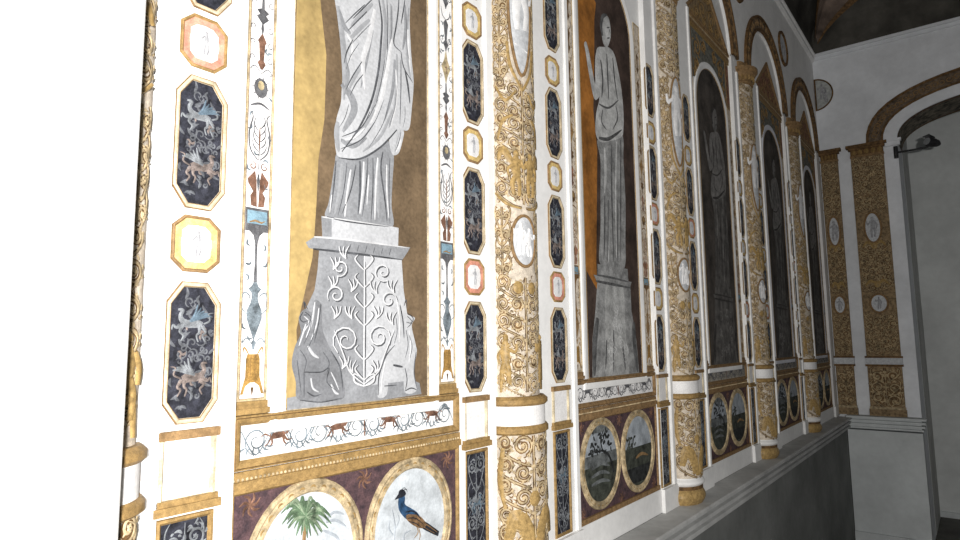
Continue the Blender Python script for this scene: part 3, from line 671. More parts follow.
strokes(gl, 'wing_highlights', SL, [(.0024, [(314, 302), (311, 322), (305, 338)]), (.002, [(318, 308), (316, 324), (310, 340)]), (.0015, [(303, 316), (308, 322), (303, 332)]), (.0016, [(330, 372), (334, 380), (338, 390)])], T1, .0031)
GRR = [[(399, 300), (404, 306), (406, 314), (414, 318), (411, 326), (415, 345), (416, 352), (413, 372), (416, 390), (404, 392), (402, 366), (392, 366), (388, 372), (386, 394), (377, 397), (377, 380), (379, 365), (386, 352), (394, 342), (393, 322)]]
gr_ = area(pd, 'griffin', SL, GRR, T1, .0026)
strokes(gr_, 'griffin_lines', SD, [(.0018, [(377, 395), (378, 376), (385, 356), (394, 345)]), (.0026, [(392, 365), (402, 367)]), (.0014, [(404, 368), (406, 380), (404, 391)]), (.0020, [(399, 305), (402, 322), (403, 338)]), (.0012, [(406, 316), (411, 322), (406, 328)]), (.0012, [(383, 386), (396, 385)]), (.0016, [(415, 352), (413, 372), (416, 389)])], T1, .0034)
strokes(gr_, 'wing_highlights', SH, [(.0024, [(396, 300), (399, 322), (398, 342)]), (.0018, [(408, 330), (410, 345), (408, 362)])], T1, .0032)
strokes(gr_, 'leg_highlight', SH, [(.0018, [(384, 362), (381, 380), (380, 394)])], T1, .0032)
strokes(gl, 'griffin_creases', SD, [(.0012, [(302, 312), (299, 318), (302, 322), (308, 320)]), (.0016, [(304, 309), (303, 302), (307, 310)]), (.001, [(303, 315), (306, 315)]), (.0012, [(311, 320), (308, 332), (303, 344)]), (.0012, [(314, 322), (312, 336), (306, 350)]), (.0012, [(299, 350), (305, 360), (303, 372)]), (.0012, [(322, 352), (328, 362), (326, 372)]), (.0014, [(306, 392), (313, 396), (320, 394)]), (.0012, [(296, 360), (298, 376), (300, 392)])], T1, .0033)
strokes(gl, 'griffin_highlights', SL, [(.003, [(307, 346), (312, 354), (318, 358)]), (.0025, [(330, 384), (334, 392), (338, 394)]), (.002, [(305, 324), (302, 334), (298, 346)]), (.002, [(310, 378), (312, 388), (318, 392)])], T1, .0030)
strokes(gr_, 'griffin_creases', SD, [(.0012, [(406, 313), (412, 318), (410, 323), (405, 322)]), (.0014, [(403, 306), (405, 300), (406, 308)]), (.0012, [(395, 318), (396, 332), (393, 344)]), (.0012, [(405, 330), (407, 345), (404, 358)]), (.001, [(408, 335), (411, 346), (409, 358)])], T1, .0036)
strokes(gr_, 'paw_crease', SD, [(.0014, [(404, 391), (410, 388), (416, 390)])], T1, .0036)
def spx(x, y, r, tn, a0, sg): return [(x+px_*.92, y+py_) for px_, py_ in spiral(0, 0, r, tn, a0, sg, 18)]
ac = [(345, 340, 14, 1.6, 2.2, 1), (378, 337, 12, 1.6, .6, -1), (339, 268, 8, 1.5, 2, -1), (382, 272, 9, 1.5, 1, 1), (335, 295, 9, 1.4, 2.6, 1), (388, 300, 8, 1.4, .4, -1)]
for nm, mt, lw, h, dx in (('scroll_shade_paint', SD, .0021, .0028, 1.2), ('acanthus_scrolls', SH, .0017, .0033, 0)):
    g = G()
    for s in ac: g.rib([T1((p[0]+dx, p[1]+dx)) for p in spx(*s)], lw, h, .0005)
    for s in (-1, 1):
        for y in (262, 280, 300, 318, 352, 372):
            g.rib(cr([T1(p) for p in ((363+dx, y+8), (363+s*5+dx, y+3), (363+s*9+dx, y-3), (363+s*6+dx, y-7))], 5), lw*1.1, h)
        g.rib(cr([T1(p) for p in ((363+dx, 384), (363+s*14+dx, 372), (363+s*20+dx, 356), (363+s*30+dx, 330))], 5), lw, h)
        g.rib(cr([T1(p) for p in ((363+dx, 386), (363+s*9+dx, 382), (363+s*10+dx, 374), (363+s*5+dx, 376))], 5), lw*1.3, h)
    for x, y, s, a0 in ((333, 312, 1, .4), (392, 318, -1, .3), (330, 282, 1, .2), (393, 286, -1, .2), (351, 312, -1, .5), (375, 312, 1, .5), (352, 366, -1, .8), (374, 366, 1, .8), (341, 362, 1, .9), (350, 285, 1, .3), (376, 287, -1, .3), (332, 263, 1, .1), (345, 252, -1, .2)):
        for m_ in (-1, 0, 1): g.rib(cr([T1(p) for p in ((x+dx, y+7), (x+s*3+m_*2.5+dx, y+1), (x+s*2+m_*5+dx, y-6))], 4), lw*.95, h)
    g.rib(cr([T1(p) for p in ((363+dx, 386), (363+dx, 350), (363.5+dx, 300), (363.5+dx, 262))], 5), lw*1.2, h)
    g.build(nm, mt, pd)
# second bay and the dim ones beyond: same design, statue with raised arm
B2 = BAY[2]; nx2 = B2[0]+EDGE+GW+MW; nw2 = B2[1]-B2[0]-2*(EDGE+GW+MW)
def uv2(p): q = W(p[0], p[1]); return (q[0]*YI-nx2, q[1]*YI-ZF)
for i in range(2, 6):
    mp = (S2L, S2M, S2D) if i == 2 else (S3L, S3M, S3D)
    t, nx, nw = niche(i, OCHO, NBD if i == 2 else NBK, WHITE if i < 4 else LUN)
    t['label'] = {2: 'painted niche with pale grey statue raising one arm against orange and umber', 3: 'dark round-headed niche painting with a dim statue under the first visible pediment',
                  4: 'narrow dark niche painting in the fourth bay, beyond the third full column', 5: 'farthest dark niche painting, a sliver beside the room corner'}[i]
    k = nw/nw2; dx = {2: 0, 3: .03, 4: .02, 5: .0}[i]
    T = lambda p, k=k, dx=dx: (lambda q: (q[0]*k+dx, q[1]))(uv2(p))
    if i == 2:
        g = G(); g.poly([(0, .36)]+[T(p) for p in ((597, 290), (596, 262), (597, 150), (593, 110), (594, 60), (594, 20))]+[(.14, 1.36), (.06, 1.43), (.003, 1.33)], .0012); g.build('orange_light', OCHO, t)
    st = area(t, 'statue', mp[0], [[(596, 50), (603, 47), (609, 48), (614, 55), (618, 72), (621, 90), (623, 112), (623, 128), (621, 137), (610, 141), (600, 142), (595, 132), (596, 112), (599, 97), (597, 75)]], T, .0020)
    area(st, 'gown', mp[1], [[(598, 138), (600, 160), (600, 196), (600, 230), (599, 262), (610, 266), (624, 268), (625, 235), (625, 200), (623, 160), (621, 134)]], T, .0018)
    hd = area(st, 'head', mp[0], [[(602, 20), (604, 15), (608, 18), (610, 28), (610, 38), (607, 47), (603, 44), (601, 32)]], T, .0022)
    strokes(hd, 'face_lines', mp[2], [(.003, [(606, 28), (609, 27.5)]), (.003, [(608.5, 29), (609.5, 34)]), (.003, [(606.5, 38.5), (609, 38)])], T, .0028)
    strokes(hd, 'hair', mp[2], [(.010, [(602, 36), (600.5, 26), (602, 17), (606, 15)])], T, .0026)
    area(st, 'arm', mp[0], [[(596, 52), (599, 60), (600, 90), (597, 99), (593, 97), (588, 72), (585, 52), (583.5, 44), (585.5, 42), (588, 50), (591, 66), (594.5, 84), (594.5, 62)]], T, .0024)
    strokes(st, 'bodice_folds', mp[2], [(.006, [(600, 60), (602, 80), (601, 98)]), (.005, [(612, 58), (614, 80), (617, 100)]), (.005, [(606, 54), (607, 76), (608, 100)]), (.004, [(598, 104), (608, 108), (618, 100)]), (.004, [(602, 110), (601, 122), (606, 130)]), (.004, [(615, 106), (617, 118), (612, 130)]), (.007, [(598, 138), (608, 139), (621, 130)])], T, .0030)
    strokes(st, 'skirt_folds', mp[2], [(.006, [(611, 145), (611, 190), (613, 262)]), (.005, [(620, 140), (620, 190), (620, 262)]), (.005, [(604, 196), (604, 230), (603, 260)]), (.004, [(617, 200), (617, 262)]), (.004, [(608, 200), (607, 262)])], T, .0030)
    strokes(st, 'highlights', mp[0], [(.010, [(604, 148), (605, 175), (604, 193)]), (.006, [(616, 142), (615, 200), (616, 258)]), (.006, [(608, 215), (608, 262)])], T, .0026)
    pd = area(t, 'pedestal', mp[1], [[(597, 281), (595, 310), (592, 340), (592, 380), (639, 375), (636, 340), (631, 310), (630, 287)]], T, .0017, False)
    area(pd, 'block', mp[1], [[(597, 264), (627, 269), (628, 282), (597, 276)]], T, .0020, False)
    area(pd, 'cornice', mp[1], [[(593, 274.7), (631, 282), (629.5, 288), (596, 281)]], T, .0023, False)
    area(pd, 'lit_front', mat('far_statue_half_tone', (.37, .37, .36), .2, 20, .8, .2) if i == 2 else mp[1], [[(606, 283), (622, 286), (625, 330), (628, 376), (606, 378), (605, 330)]], T, .0021)
    strokes(pd, 'cornice_lines', mp[2], [(.005, [(595, 281), (610, 284), (630, 288)]), (.004, [(596, 275), (612, 278), (628, 282)])], T, .0030)
    g = G()
    R = random.Random(i)
    for q in range(14):
        p = T((R.uniform(602, 626), R.uniform(298, 362))); g.rib(spiral(p[0], p[1], R.uniform(.014, .028), 1.3, R.random()*6, R.choice((-1, 1)), 12), .0035, .0026)
    g.build('scrolls', mp[0], pd)
    for L in ([(597, 318), (594, 345), (594, 376)], [(633, 322), (634, 345), (637, 372)]): strokes(pd, 'side_figure', mp[2], [(.016, L)], T, .0027)
    strokes(pd, 'drum_lines', mp[2], [(.005, [(606, 340), (605, 370)]), (.005, [(613, 330), (613, 372)]), (.005, [(622, 345), (625, 370)])], T, .0027)

# ------------------------------------------------------------------ friezes and oval panels
def horse(cx, cy, s, f, g):
    pt = lambda L: cr([(cx+f*s*x, cy+s*y) for x, y in L], 4)
    g.rib(pt([(-.5, .05), (-.1, .08), (.35, .1)]), [s*.12, s*.16, s*.15], .0020)
    g.rib(pt([(.35, .1), (.6, .3), (.8, .25)]), [s*.12, s*.08, s*.05], .0020)
    for L in ([(-.45, 0), (-.6, -.25), (-.75, -.35)], [(-.4, 0), (-.35, -.25), (-.5, -.4)], [(.3, 0), (.5, -.2), (.75, -.15)], [(.25, 0), (.3, -.25), (.45, -.4)]): g.rib(pt(L), [s*.07, s*.05, s*.03], .0020)
    g.rib(pt([(-.5, .08), (-.75, .2), (-.95, .1)]), [s*.03, s*.05, s*.02], .0020)
fl_ = ['', 'running horses and scrolls, below the griffin pedestal', 'dark scrolls, below the raised-arm statue', 'dim scrolls, below the first dark niche', 'dim scrolls, below the fourth bay niche', 'dim scrolls, below the niche by the corner']
ol_ = ['', 'purple panel with two ovals: a palm tree and a dark blue bird', 'dark red panel with two oval landscapes, in the second bay', 'dim panel with two oval pictures between second and third columns', 'dim panel with two narrow ovals between third and farthest columns', 'dimmest oval-picture panel, beside the room corner']
def eband(cx, cy, a, b, s0, s1):            # slice of an ellipse between relative heights s0 < s1
    t0, t1 = math.asin(max(-1, s0)), math.asin(min(1, s1)); n = 14
    return [(cx+a*math.cos(t0+(t1-t0)*q/n), cy+b*math.sin(t0+(t1-t0)*q/n)) for q in range(n+1)]+[(cx-a*math.cos(t1+(t0-t1)*q/n), cy+b*math.sin(t1+(t0-t1)*q/n)) for q in range(n+1)]
for i in range(1, 6):
    x0, x1 = BAY[i]; w = x1-x0; gm, gd = (GOLD, BROWN) if i == 1 else (BROWNM, BROWN)
    t = thing('frieze_panel', 'long white frieze of '+fl_[i], 'frieze', (x0, YI, H), 0, 'white friezes under the niches')
    G().ring(rect(.002, -.215, w-.002, -.121), [(0, 0), (.001, .008), (.006, .010), (.012, .008), (.018, .002)]).build('frame', gm, t)
    G().ring(rect(.006, -.211, w-.006, -.125), [(0, .0092), (.001, .0108), (.002, .0092)]).build('frame_line', gd, t)
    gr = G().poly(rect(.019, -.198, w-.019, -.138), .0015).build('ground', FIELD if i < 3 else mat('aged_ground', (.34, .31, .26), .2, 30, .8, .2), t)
    g = G(); n = 12
    for q in range(n):
        cx = .05+(w-.1)*q/(n-1); s = 1 if q % 2 else -1
        if q % 3 != 1: g.rib(spiral(cx, -.168, .022, 1.7, PI/2*s, s, 22), .0016, .0020)
        g.rib(cr([(cx-.03, -.168-s*.02), (cx, -.168+s*.024), (cx+.03, -.168-s*.02)], 5), .0016, .0020)
        for m_ in range(6): leaf(g, cx+.008*(m_-2.5), -.168+s*.010, PI/2*s+(m_-2.5)*.5, .018, .002, .0020, .6)
    g.build('scrolls', INKB if i == 1 else INK, gr)
    for q in range(1, n, 3):
        cx = .05+(w-.1)*q/(n-1); h_ = G(); horse(cx, -.166, .038, 1 if q < 6 else -1, h_); h_.build('running_animal', RED if i == 1 else INK, gr)
    g = G(); leaf(g, w/2, -.19, PI/2, .04, .003, .002, .1); g.rib([(w/2, -.19), (w/2, -.147)], .0015, .002); g.build('centre_stem', RED, gr)
    # panel with two ovals
    t = thing('oval_panel', ol_[i], 'painted panel', (x0, YI, H), 0, 'panels of paired ovals')
    Rr = rect(.002, -.566, w-.002, -.246)
    G().ring(Rr, [(0, 0), (.001, .006), (.006, .007), (.010, .0012)]).build('frame', gm, t)
    gr = G().poly(inset(Rr, .009), .0011).build('ground', PURP, t)
    g = G().box(0, -.232, w, -.216, 0, .007); g.box(.0, -.246, w, -.232, 0, .011); mo = g.build('top_moulding', gm, t)
    g = G(); q = .006
    while q < w-.006: g.fan(ell(q, -.229, .003, .003, 8), .0075, .0025, 2); q += .0085
    g.build('bead_row', GOLDL, mo)
    G().box(.0, -.568, w, -.552, 0, .009).build('bottom_moulding', gm, t)
    for s in (-1, 0, 1):
        for v in (-.275, -.54):
            g = G()
            for m_ in range(7): leaf(g, w/2+s*w*.43, v, m_*.9, .024, .0028, .0018, .9)
            g.build('rosette', RED, gr)
    for sd in (0, 1):
        cx = w/2+(-1, 1)[sd]*.228*w; cy = -.399; a, b = .2235*w, .148
        O = ell(cx, cy, a, b, 40)
        fr = G().ring(O, [(0, .001), (.0015, .006), (.006, .008), (.010, .0065), (.014, .008), (.022, .008), (.026, .003)]).build('oval_frame', GOLDL, t)
        g = G()
        for q in range(30):
            a_ = 2*PI*q/30; leaf(g, cx+(a-.016)*math.cos(a_), cy+(b-.016)*math.sin(a_), a_+1.2, .014, .0025, .0078, .8)
        g.build('frame_leaves', GOLD, fr)
        ai, bi = a-.025, b-.025; Fi = ell(cx, cy, ai, bi, 40)
        pc = G().poly(Fi, .0028).build('oval_picture', WASH if i == 1 else (LMID if sd == 0 else LSKY), fr)
        if i == 1 and sd == 1:
            T = lambda p: (lambda q: (q[0]*YI-x0, q[1]*YI))(W(p[0], p[1]))
            bd = area(pc, 'bird', BIRDB, [[(399, 492), (402.5, 492.5), (404, 498), (404, 504), (410, 508), (416, 512), (420, 519), (418, 525), (411, 523), (403, 517), (398, 510), (397, 502), (398, 495)]], T, .0034)
            area(bd, 'head', BIRDK, [[(397, 494), (398, 490.5), (401, 489), (404, 491), (404.5, 494.5), (401, 497), (398, 498), (393.5, 499.5), (396, 495.5)]], T, .0038)
            strokes(bd, 'crest', BIRDK, [(.0008, [(400, 490), (403, 487.5), (405, 490)]), (.0008, [(402, 490), (405, 489), (406, 492)])], T, .0038)
            area(bd, 'wing', BIRDO, [[(405, 515), (411, 514), (419, 516), (425, 524), (420, 528), (412, 525), (406, 520)]], T, .0040)
            strokes(bd, 'wing_feathers', BIRDK, [(.0016, [(404, 512), (412, 511), (420, 519)]), (.0012, [(406, 518), (414, 518), (422, 524)]), (.0010, [(407, 521), (414, 523), (420, 527)])], T, .0043)
            area(bd, 'tail', BIRDK, [[(418, 518), (427, 523), (434, 528), (438, 531), (437, 536), (432, 534), (424, 530), (418, 526)]], T, .0037, False)
            strokes(bd, 'tail_feathers', BIRDO, [(.0014, [(420, 521), (428, 526), (436, 532)]), (.0010, [(420, 525), (428, 530), (434, 533)])], T, .0042)
            strokes(bd, 'legs', BROWNM, [(.0014, [(415, 525), (417, 532), (413, 538)]), (.0014, [(417, 526), (419, 534), (418, 541)])], T, .0036)
            strokes(pc, 'faint_shrub', LSKY, [(.0016, [(393, 545), (394, 525), (391, 508)]), (.0014, [(394, 530), (398, 520), (397, 514)]), (.002, [(405, 548), (403, 535), (410, 530)]), (.002, [(392, 535), (388, 528), (389, 520)]), (.003, [(380, 548), (395, 545), (420, 550)])], T, .0032)
        elif i == 1:
            T = lambda p: (lambda q: (q[0]*YI-x0, q[1]*YI))(W(p[0], p[1]))
            pl = strokes(pc, 'palm_trunk', BROWNM, [(.004, [(304, 522), (303, 540), (301, 575)])], T, .0032)
            R = random.Random(5); ga, gb = G(), G()
            for q in range(44):
                a_ = 2*PI*q/44+R.uniform(-.1, .1); l_ = R.uniform(17, 27); c_, s_ = math.cos(a_), math.sin(a_)
                L = [(304, 516), (304+l_*.55*c_, 514-l_*.55*s_-3), (304+l_*c_, 516-l_*.75*s_+(5 if s_ > -.3 else 2))]
                (ga if q % 3 else gb).rib(cr([T(p) for p in L], 5), [.0012, .0032, .0008], .0034+.0003*(q % 4))
            ga.build('palm_fronds', LEAF, pc); gb.build('pale_fronds', LEAFL, pc)
            strokes(pc, 'distant_fronds', LSKY, [(.003, [(325, 520), (333, 512), (343, 514)]), (.003, [(325, 522), (335, 520), (345, 526)]), (.003, [(322, 530), (335, 536), (340, 545)])], T, .0031)
        else:
            if sd == 0:
                G().poly(eband(cx, cy, ai, bi, -1, -.05), .0031).build('dark_ground', LGRN, pc)
                G().poly(eband(cx, cy, ai, bi, .25, .8), .0030).build('pale_sky', LSKY, pc)
                g = G(); R = random.Random(i)
                g.rib(cr([(cx+ai*.75, cy-bi*.35), (cx+ai*.5, cy+bi*.1), (cx+ai*.1, cy+bi*.3), (cx-ai*.3, cy+bi*.3)], 5), [.007, .005, .004, .002], .0034)
                g.rib(cr([(cx+ai*.1, cy+bi*.3), (cx, cy+bi*.6), (cx+ai*.2, cy+bi*.85)], 5), [.004, .004, .002], .0034)
                for q in range(46):
                    x, y = cx+R.uniform(-.65, .65)*ai, cy+bi*R.uniform(.28, .8)
                    if ((x-cx)/ai)**2+((y-cy)/bi)**2 < .8: leaf(g, x, y, R.random()*6.3, .02, .005, .0035, .5)
                g.build('dark_tree', LDRK, pc)
                g = G()
                for q in range(3): g.rib(cr([(cx-ai*.6, cy-bi*(.1+.2*q)), (cx, cy-bi*(.02+.22*q)), (cx+ai*.5, cy-bi*(.15+.2*q))], 4), .006, .0033)
                g.build('pale_water', LMID, pc)
            else:
                G().poly(eband(cx, cy, ai, bi, -1, .12), .0031).build('dark_ground', LGRN, pc)
                G().poly(eband(cx, cy, ai, bi, -.9, -.45), .0033).build('foreground', LDRK, pc)
                g = G(); R = random.Random(i+9)
                for q in range(30): leaf(g, cx-ai*R.uniform(.3, .85), cy+bi*R.uniform(-.1, .45), R.random()*6.3, .018, .005, .0034, .5)
                g.build('tree', LGRN, pc)
                g = G(); g.rib(cr([(cx-ai*.2, cy-bi*.2), (cx+ai*.2, cy-bi*.12), (cx+ai*.7, cy-bi*.22)], 4), .006, .0035); g.build('track', BROWNM, pc)

# ------------------------------------------------------------------ spandrel fields, pediments, archivolts, roundels
def arcband(cx, r0, r1, n=40, prof=None):
    L = [(cx+r1*math.cos(PI*k/n), SPR+r1*math.sin(PI*k/n)) for k in range(n+1)]; S = [(cx+r0*math.cos(PI*k/n), SPR+r0*math.sin(PI*k/n)) for k in range(n+1)]
    return L+S[::-1]
pl_ = {3: 'ochre painted pediment cut by the top edge, in the third bay', 4: 'rusty painted pediment under the complete arch of the fourth bay', 5: 'small dim pediment under the arch beside the room corner'}
al_ = {3: 'gilt arch band cut by the top edge, right of its pale reveal', 4: 'complete brown and gilt arch band over the fourth bay', 5: 'narrow brown arch band over the last bay by the corner'}
for i in range(3, 6):
    x0, x1 = BAY[i]; w = x1-x0; c = w/2
    t = thing('spandrel_panel', {3: 'scrolled field around the dark niche head, third bay', 4: 'scrolled field around the niche head, fourth bay', 5: 'scrolled field around the niche head, by the corner'}[i], 'painted panel', (x0, YI, H), 0, 'scrolled fields over the niches')
    no = niche_outline(w-2*(EDGE+GW+MW)+2*MW-.006, 0, ZSP); no = [(p[0]+EDGE+GW+.003, p[1]) for p in no]
    arc = no[3:-1]
    xa, xb = EDGE+GW+.004, w-EDGE-GW-.004
    F = [(xb, 1.30), (xb, 1.60), (xa, 1.60), (xa, 1.30)]
    head = [p for p in arc if p[1] > 1.305]
    g = G(); g.poly([(xb, 1.305), (xb, 1.572), (c, 1.572)]+[p for p in head if p[0] >= c][::-1], .0012)
    g.poly([(xa, 1.305)]+[p for p in head if p[0] <= c][::-1]+[(c, 1.572), (xa, 1.572)], .0012); gd = g.build('ground', TEAL, t)
    for s in (-1, 1):
        for q, (dx, z, r) in enumerate(((.19, 1.49, .045), (.21, 1.39, .03), (.09, 1.525, .03), (.23, 1.34, .02))):
            a, u = G(), G(); P = spiral(c+s*dx, z, r, 1.5, PI/2, s); u.rib(P, .009, .0018, .0002, False); a.rib(P, .005, .0024, .002)
            for m_ in range(5): leaf(a, c+s*dx+r*math.cos(m_*1.26), z+r*math.sin(m_*1.26), m_*1.26+.8, r*.7, .006, .0022, .8)
            a.build('scroll', GOLD, gd); u.build('scroll_outline', BROWN, gd)
    for s in (0, 1):
        xx = EDGE if s == 0 else w-EDGE-GW
        g = G(); g.box(xx, 1.302, xx+GW, 1.572, 0, .003); pp = g.build('side_block', BROWNM, t)
        g = G(); g.poly(rect(xx+.012, 1.33, xx+GW-.012, 1.548), .0036); g.build('side_inset', RUST, pp)
    G().box(0, 1.572, w, 1.588, 0, .006).build('cornice_strip', GOLD, t)
    t = thing('painted_pediment', pl_[i], 'pediment', (x0, YI, H), 0, 'painted pediments in the arches')
    g = G(); g.box(-.02, 1.588, w, 1.606, 0, .008); g.box(-.02, 1.620, w, 1.634, 0, .011); g.build('cornice', BROWNM, t)
    G().box(-.02, 1.606, w, 1.620, 0, .006).build('cornice_fillet', GOLDL, t)
    ap = 1.634+.28
    g = G()
    Tp = [(-.016, 1.634), (w-.006, 1.634), (c, ap)]
    tf = g.poly(Tp, .0012).build('tympanum', CREAMG if i == 3 else RUST, t)
    for s in (-1, 1):
        for dx, z, r in ((.07, 1.735, .05), (.16, 1.685, .032), (.05, 1.67, .025), (.225, 1.66, .016), (.03, 1.825, .022)):
            a, u = G(), G(); P = spiral(c+s*dx, z, r, 1.5, 0, s); u.rib(P, .008, .0018, .0002, False); a.rib(P, .0045, .0022, .002)
            for m_ in range(5): leaf(a, c+s*dx+r*math.cos(m_*1.26), z+r*math.sin(m_*1.26), m_*1.26+.8, r*.6, .006, .0022, .8)
            so_ = a.build('scroll', GOLD if i == 3 else BROWNM, tf); u.build('scroll_outline', BROWN, tf)
    G().ring(Tp, [(-.004, .0), (-.003, .010), (.008, .012), (.016, .009), (.022, .002)]).build('raking_cornice', BROWNM, t)
    # archivolt
    t = thing('archivolt', al_[i], 'arch', (ARC[i][0], 1.0, H), 0, 'gilt arch bands')
    r0, r1 = ARC[i][1]+.004, ARC[i][1]+.105
    g = G(); A = [[(math.cos(PI*k/40), math.sin(PI*k/40)) for k in range(41)]][0]
    for name, ra, rb, hh, mt in (('band', r0+.016, r1-.016, .010, mat('umber_arch', (.17, .12, .075), .3, 40, .75, .3)), ('inner_moulding', r0, r0+.016, .016, BROWN), ('outer_moulding', r1-.016, r1, .018, BROWN)):
        g = G()
        for k in range(40):
            (ca, sa), (cb, sb) = A[k], A[k+1]; R = []
            for r, h in ((ra, 0), (ra, hh), (rb, hh), (rb, 0)): R.append((g.v(r*ca, SPR+r*sa, h), g.v(r*cb, SPR+r*sb, h)))
            for m_ in range(3): g.F.append([R[m_][0], R[m_][1], R[m_+1][1], R[m_+1][0]])
        o = g.build(name, mt, t)
        if name == 'band':
            a = G(); rm = (ra+rb)/2
            for k in range(22):
                th = PI*(k+.5)/22; a.rib(spiral(rm*math.cos(th), SPR+rm*math.sin(th), .024, 1.3, th, 1 if k % 2 else -1, 14), .004, .0105, .003)
            a.build('scrollwork', BROWNM, o)
def roundel(parent, r, f, half=False):
    n = 40; O = ell(0, 0, r, r, n) if not half else [(r*math.cos(-PI/2+PI*k/n), r*math.sin(-PI/2+PI*k/n)) for k in range(n+1)]
    return O
rl = ['roundel at the very top edge, between the third and fourth arches', 'round medallion on the wall between the last two arches', ]
for q, x in enumerate((3.86, 5.03)):
    t = thing('roundel', 'dark-rimmed '+rl[q], 'roundel', (x, 1.0, H+2.195), 0, 'wall roundels between the arches')
    O = ell(0, 0, .135, .135, 40)
    G().ring(O, [(0, 0), (.003, .012), (.012, .015), (.020, .012), (.024, .003)]).build('rim', BROWN, t)
    fl = G().poly(inset(O, .022), .003).build('field', CAMF, t)
    g = G(); person_strokes(g, -.02, 0, .17, .0035, .003); person_strokes(g, .045, -.01, .14, .0035, .003, -1); g.build('relief_figure', CAMG, fl)

# ------------------------------------------------------------------ end wall ornaments (local u runs towards -y)
RZ = -PI/2
t = thing('roundel', 'dark-rimmed half roundel on the end wall, cut by the room corner', 'roundel', (XE, 1.0, H+2.205), RZ)
O = [(.15*math.cos(-PI/2+PI*k/30), .15*math.sin(-PI/2+PI*k/30)) for k in range(31)]
G().ring(O, [(0, 0), (.002, .012), (.009, .014), (.013, .003)]).build('rim', BROWN, t)
fl = G().poly(inset(O, .012), .003).build('field', mat('stone_field', (.42, .43, .41), .15, 30), t)
g = G(); person_strokes(g, .06, .02, .15, .0035, .003); person_strokes(g, .09, -.03, .12, .0035, .003, -1); g.build('relief_figure', CAMG, fl)
def pilaster(name, label, ya, yb, oval):
    w = ya-yb; c = w/2
    t = thing(name, label, 'pilaster', (XE, ya, H), RZ, 'scrolled pilasters on the end wall')
    G().box(-.008, -.64, w+.008, -.585, 0, .045).build('base', CREAMG, t)
    G().box(-.004, -.585, w+.004, -.565, 0, .038).build('base_fillet', GOLDL, t)
    d = G().box(0, -.565, w, -.235, 0, .030).build('pedestal_block', CREAMG, t)
    a, u = G(), G(); scrolls(a, u, w*.9, .30, .1, .0055 if w > .2 else .004, .032, .003, c, -.40, 5); u.build('scroll_outline', BROWN, d); a.build('scrollwork', GOLDL, d)
    G().box(-.012, -.235, w+.012, -.218, 0, .04).build('lower_moulding', BROWN, t)
    G().box(-.008, -.218, w+.008, -.165, 0, .034).build('grey_band', CAMF, t)
    G().box(-.012, -.165, w+.012, -.150, 0, .04).build('upper_moulding', BROWN, t)
    s = G().box(0, -.150, w, 1.56, 0, .028).build('shaft', CREAMG, t)
    for q in ((.32, .03, 21), (.40, .60, 22), (.48, 1.31, 23)):
        a, u = G(), G(); scrolls(a, u, w*.92, q[0], .07, .004 if w > .2 else .0035, .030, .003, c, q[1], q[2], 2 if w > .2 else 1); u.build('scroll_outline', BROWN, s); a.build('scrollwork', GOLDL, s)
    for z, hw, hh in ((.935, .056, .125), (.29, .058, .072)):
        hw = min(hw, w*.3); O = ell(c, z, hw, hh, 30)
        fr = G().ring(O, [(-.012, .028), (-.008, .036), (0, .037), (.004, .031)]).build('medallion_frame', BROWNM, s)
        G().poly(O, .032).build('medallion_field', CAMF, fr); g = G(); person_strokes(g, c, z, hh*1.5, .0325, .003); g.build('cameo_figure', CAMG, fr)
    for z in (.45, .78):
        g = G(); g.fan(ell(c, z, w*.10, .03, 14), .031, .006)
        for s_ in (-1, 1): g.rib(cr([(c, z), (c+s_*w*.2, z+.03), (c+s_*w*.36, z-.01)], 5), [.008, .014, .003], .031, .005)
        g.build('gilded_mask', GOLDB, s)
    k = G(); k.box(-.004, 1.56, w+.004, 1.578, 0, .034); cp = k.build('capital', BROWNM, t)
    k = G(); k.box(0, 1.578, w, 1.625, 0, .030); k.box(-.015, 1.625, w+.015, 1.645, 0, .042); k.box(-.03, 1.645, w+.03, 1.67, 0, .055); k.build('abacus', BROWN, cp)
    k = G()
    for q in range(5): k.rib(cr([(w*(q+.5)/5, 1.58), (w*(q+.5)/5, 1.605), (w*(q+.5)/5, 1.63)], 4), w*.07, .030, .012)
    k.build('capital_leaves', GOLD, cp)
pilaster('painted_pilaster', 'narrow brown scrolled pilaster squeezed into the room corner', .990, .856, 0)
pilaster('painted_pilaster', 'wide brown scrolled pilaster with white oval, left of the archway', .755, .512, 1)
# white wall strips either side are the plaster itself; raised edge strip along the opening
g = G(eg); g.box(YJ, -.64, .50, 1.66, 0, .006); g.box(.775, -.64, .845, 1.60, 0, .006); struct(g.build('trim_7', ENDW))
g = G(eg); g.box(YJ-.02, 1.615, .50, 1.65, 0, .03); g.box(YJ-.03, 1.65, .50, 1.672, 0, .042); struct(g.build('trim_8', ENDW))
t = thing('archivolt', 'wide flattened arch band over the end wall opening', 'arch', (XE, 0, H), 0)
def supband(a0, b0, a1, b1, h0, h1, name, mt, par):
    g = G(lambda u, v, h: (-h, u, v)); A, B = sup(a0, b0), sup(a1, b1); n = len(A)
    for k in range(n-1):
        R = [(g.v(*p, h), g.v(*q, h)) for p, q, h in ((A[k], A[k+1], h0), (A[k], A[k+1], h1), (B[k], B[k+1], h1), (B[k], B[k+1], h0))]
        for m_ in range(3): g.F.append([R[m_][0], R[m_][1], R[m_+1][1], R[m_+1][0]])
    return g.build(name, mt, par)
ob = supband(1.115, .425, 1.225, .535, 0, .012, 'gilt_band', mat('umber_gilt', (.15, .11, .075), .3, 40, .75, .3), t)
supband(1.215, .525, 1.235, .545, 0, .02, 'outer_moulding', BROWN, t); supband(1.11, .42, 1.125, .435, 0, .018, 'inner_moulding', BROWN, t)
supband(1.012, .332, 1.11, .42, 0, .004, 'white_band', ENDW, t)
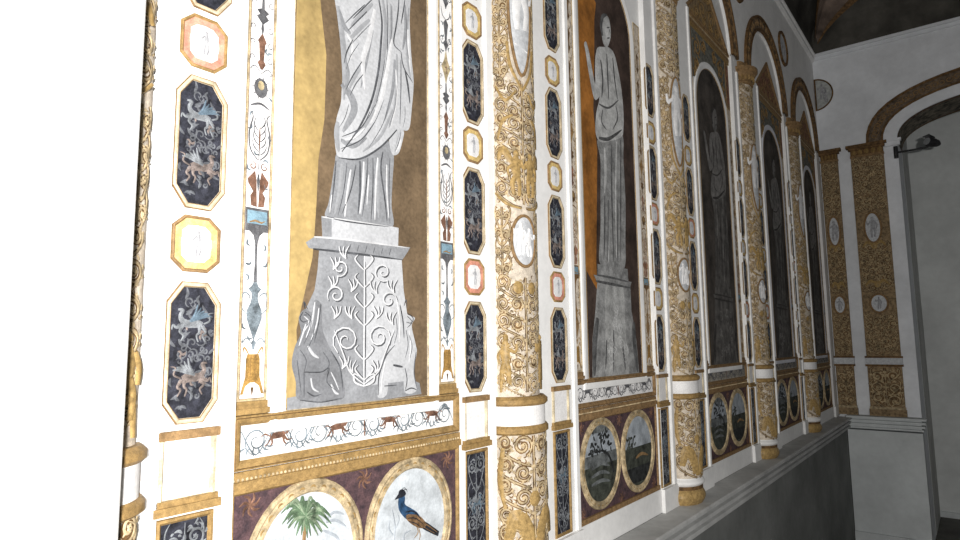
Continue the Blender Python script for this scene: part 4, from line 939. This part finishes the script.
g = G(lambda u, v, h: (-h, u, v)); M_ = sup(1.17, .48, 60)
for k in range(2, 59, 1): g.rib(spiral(M_[k][0], M_[k][1], .026, 1.3, k, 1 if k % 2 else -1, 12), .0045, .0125, .003)
g.build('scrollwork', BROWNM, ob)
# patterned soffit of that arch
g = G(lambda u, v, h: (-h, u, v)); A = sup(1.008, .327, 40)
for k in range(40):
    B = [g.v(*A[k], 0), g.v(*A[k+1], 0), g.v(*A[k+1], -.45), g.v(*A[k], -.45)]; g.F.append(B)
so = g.build('soffit', mat('soffit_paint', (.16, .14, .11), .45, 22, .85, .3), t)
for hz in ((-.01, -.035), (-.41, -.44)):
    g = G(lambda u, v, h: (-h, u, v))
    for k in range(40):
        p, q = A[k], A[k+1]; g.F.append([g.v(p[0]*.9995, p[1]-.003, hz[0]), g.v(q[0]*.9995, q[1]-.003, hz[0]), g.v(q[0]*.9995, q[1]-.003, hz[1]), g.v(p[0]*.9995, p[1]-.003, hz[1])])
    g.build('soffit_border', BROWN, so)

# ------------------------------------------------------------------ spotlight on its bracket
def tubep(P, r, name, mt, par, n=10):
    g = G(lambda u, v, h: (u, v, h)); L = []
    for i_, p in enumerate(P):
        a = Vector(P[max(i_-1, 0)]); b = Vector(P[min(i_+1, len(P)-1)]); d = (b-a).normalized(); x = d.cross(Vector((0, 0, 1)) if abs(d.z) < .9 else Vector((1, 0, 0))).normalized(); y = d.cross(x)
        rr = r[i_] if isinstance(r, (list, tuple)) else r
        L.append([g.v(*(Vector(p)+x*rr*math.cos(2*PI*k/n)+y*rr*math.sin(2*PI*k/n))) for k in range(n)])
    for A_, B_ in zip(L, L[1:]):
        for k in range(n): g.F.append([A_[k], A_[(k+1) % n], B_[(k+1) % n], B_[k]])
    g.F += [L[0], L[-1]]; return g.build(name, mt, par)
t = thing('spotlight', 'small black spotlight on a bracket arm at the archway edge', 'spotlight', (XE-.03, YJ, H+1.548))
tubep([(-.01, .012, -.05), (-.01, .012, .05)], .016, 'wall_plate', IRON, t)
tubep([(0, 0, 0), (-.01, -.10, -.003), (-.01, -.20, .0)], .008, 'arm', IRON, t)
tubep([(-.01, -.20, 0), (-.01, -.22, .01), (-.01, -.235, .03)], .007, 'yoke', IRON, t)
h_ = tubep([(-.05, -.205, .040), (-.04, -.213, .038), (-.01, -.245, .03), (.02, -.27, .025), (.035, -.285, .02)], [.036, .038, .036, .028, .014], 'lamp_head', IRON, t, 16)
tubep([(-.0525, -.203, .0407), (-.050, -.205, .040)], .031, 'lens', GLASS, h_, 16)
tubep([(-.06, -.18, .078), (-.05, -.22, .082), (-.02, -.26, .068)], [.004, .016, .004], 'barn_door', IRON, h_)

# ------------------------------------------------------------------ light: the camera's flash, and dim room light
ld = bpy.data.lights.new('camera_flash', 'POINT'); ld.energy = 318; ld.shadow_soft_size = .04; ld.color = (1, .985, .97)
lo = bpy.data.objects.new('camera_flash', ld); COL.objects.link(lo); lo.location = (-.24, -.32, H+.06)
wd = bpy.data.worlds.new('room_light'); SC.world = wd; wd.use_nodes = True
wd.node_tree.nodes['Background'].inputs['Color'].default_value = (.9, .95, 1.0, 1); wd.node_tree.nodes['Background'].inputs['Strength'].default_value = .085
SC.view_settings.view_transform = 'Standard'; SC.view_settings.look = 'None'; SC.view_settings.exposure = 0; SC.view_settings.gamma = 1; SC.view_settings.use_curve_mapping = False
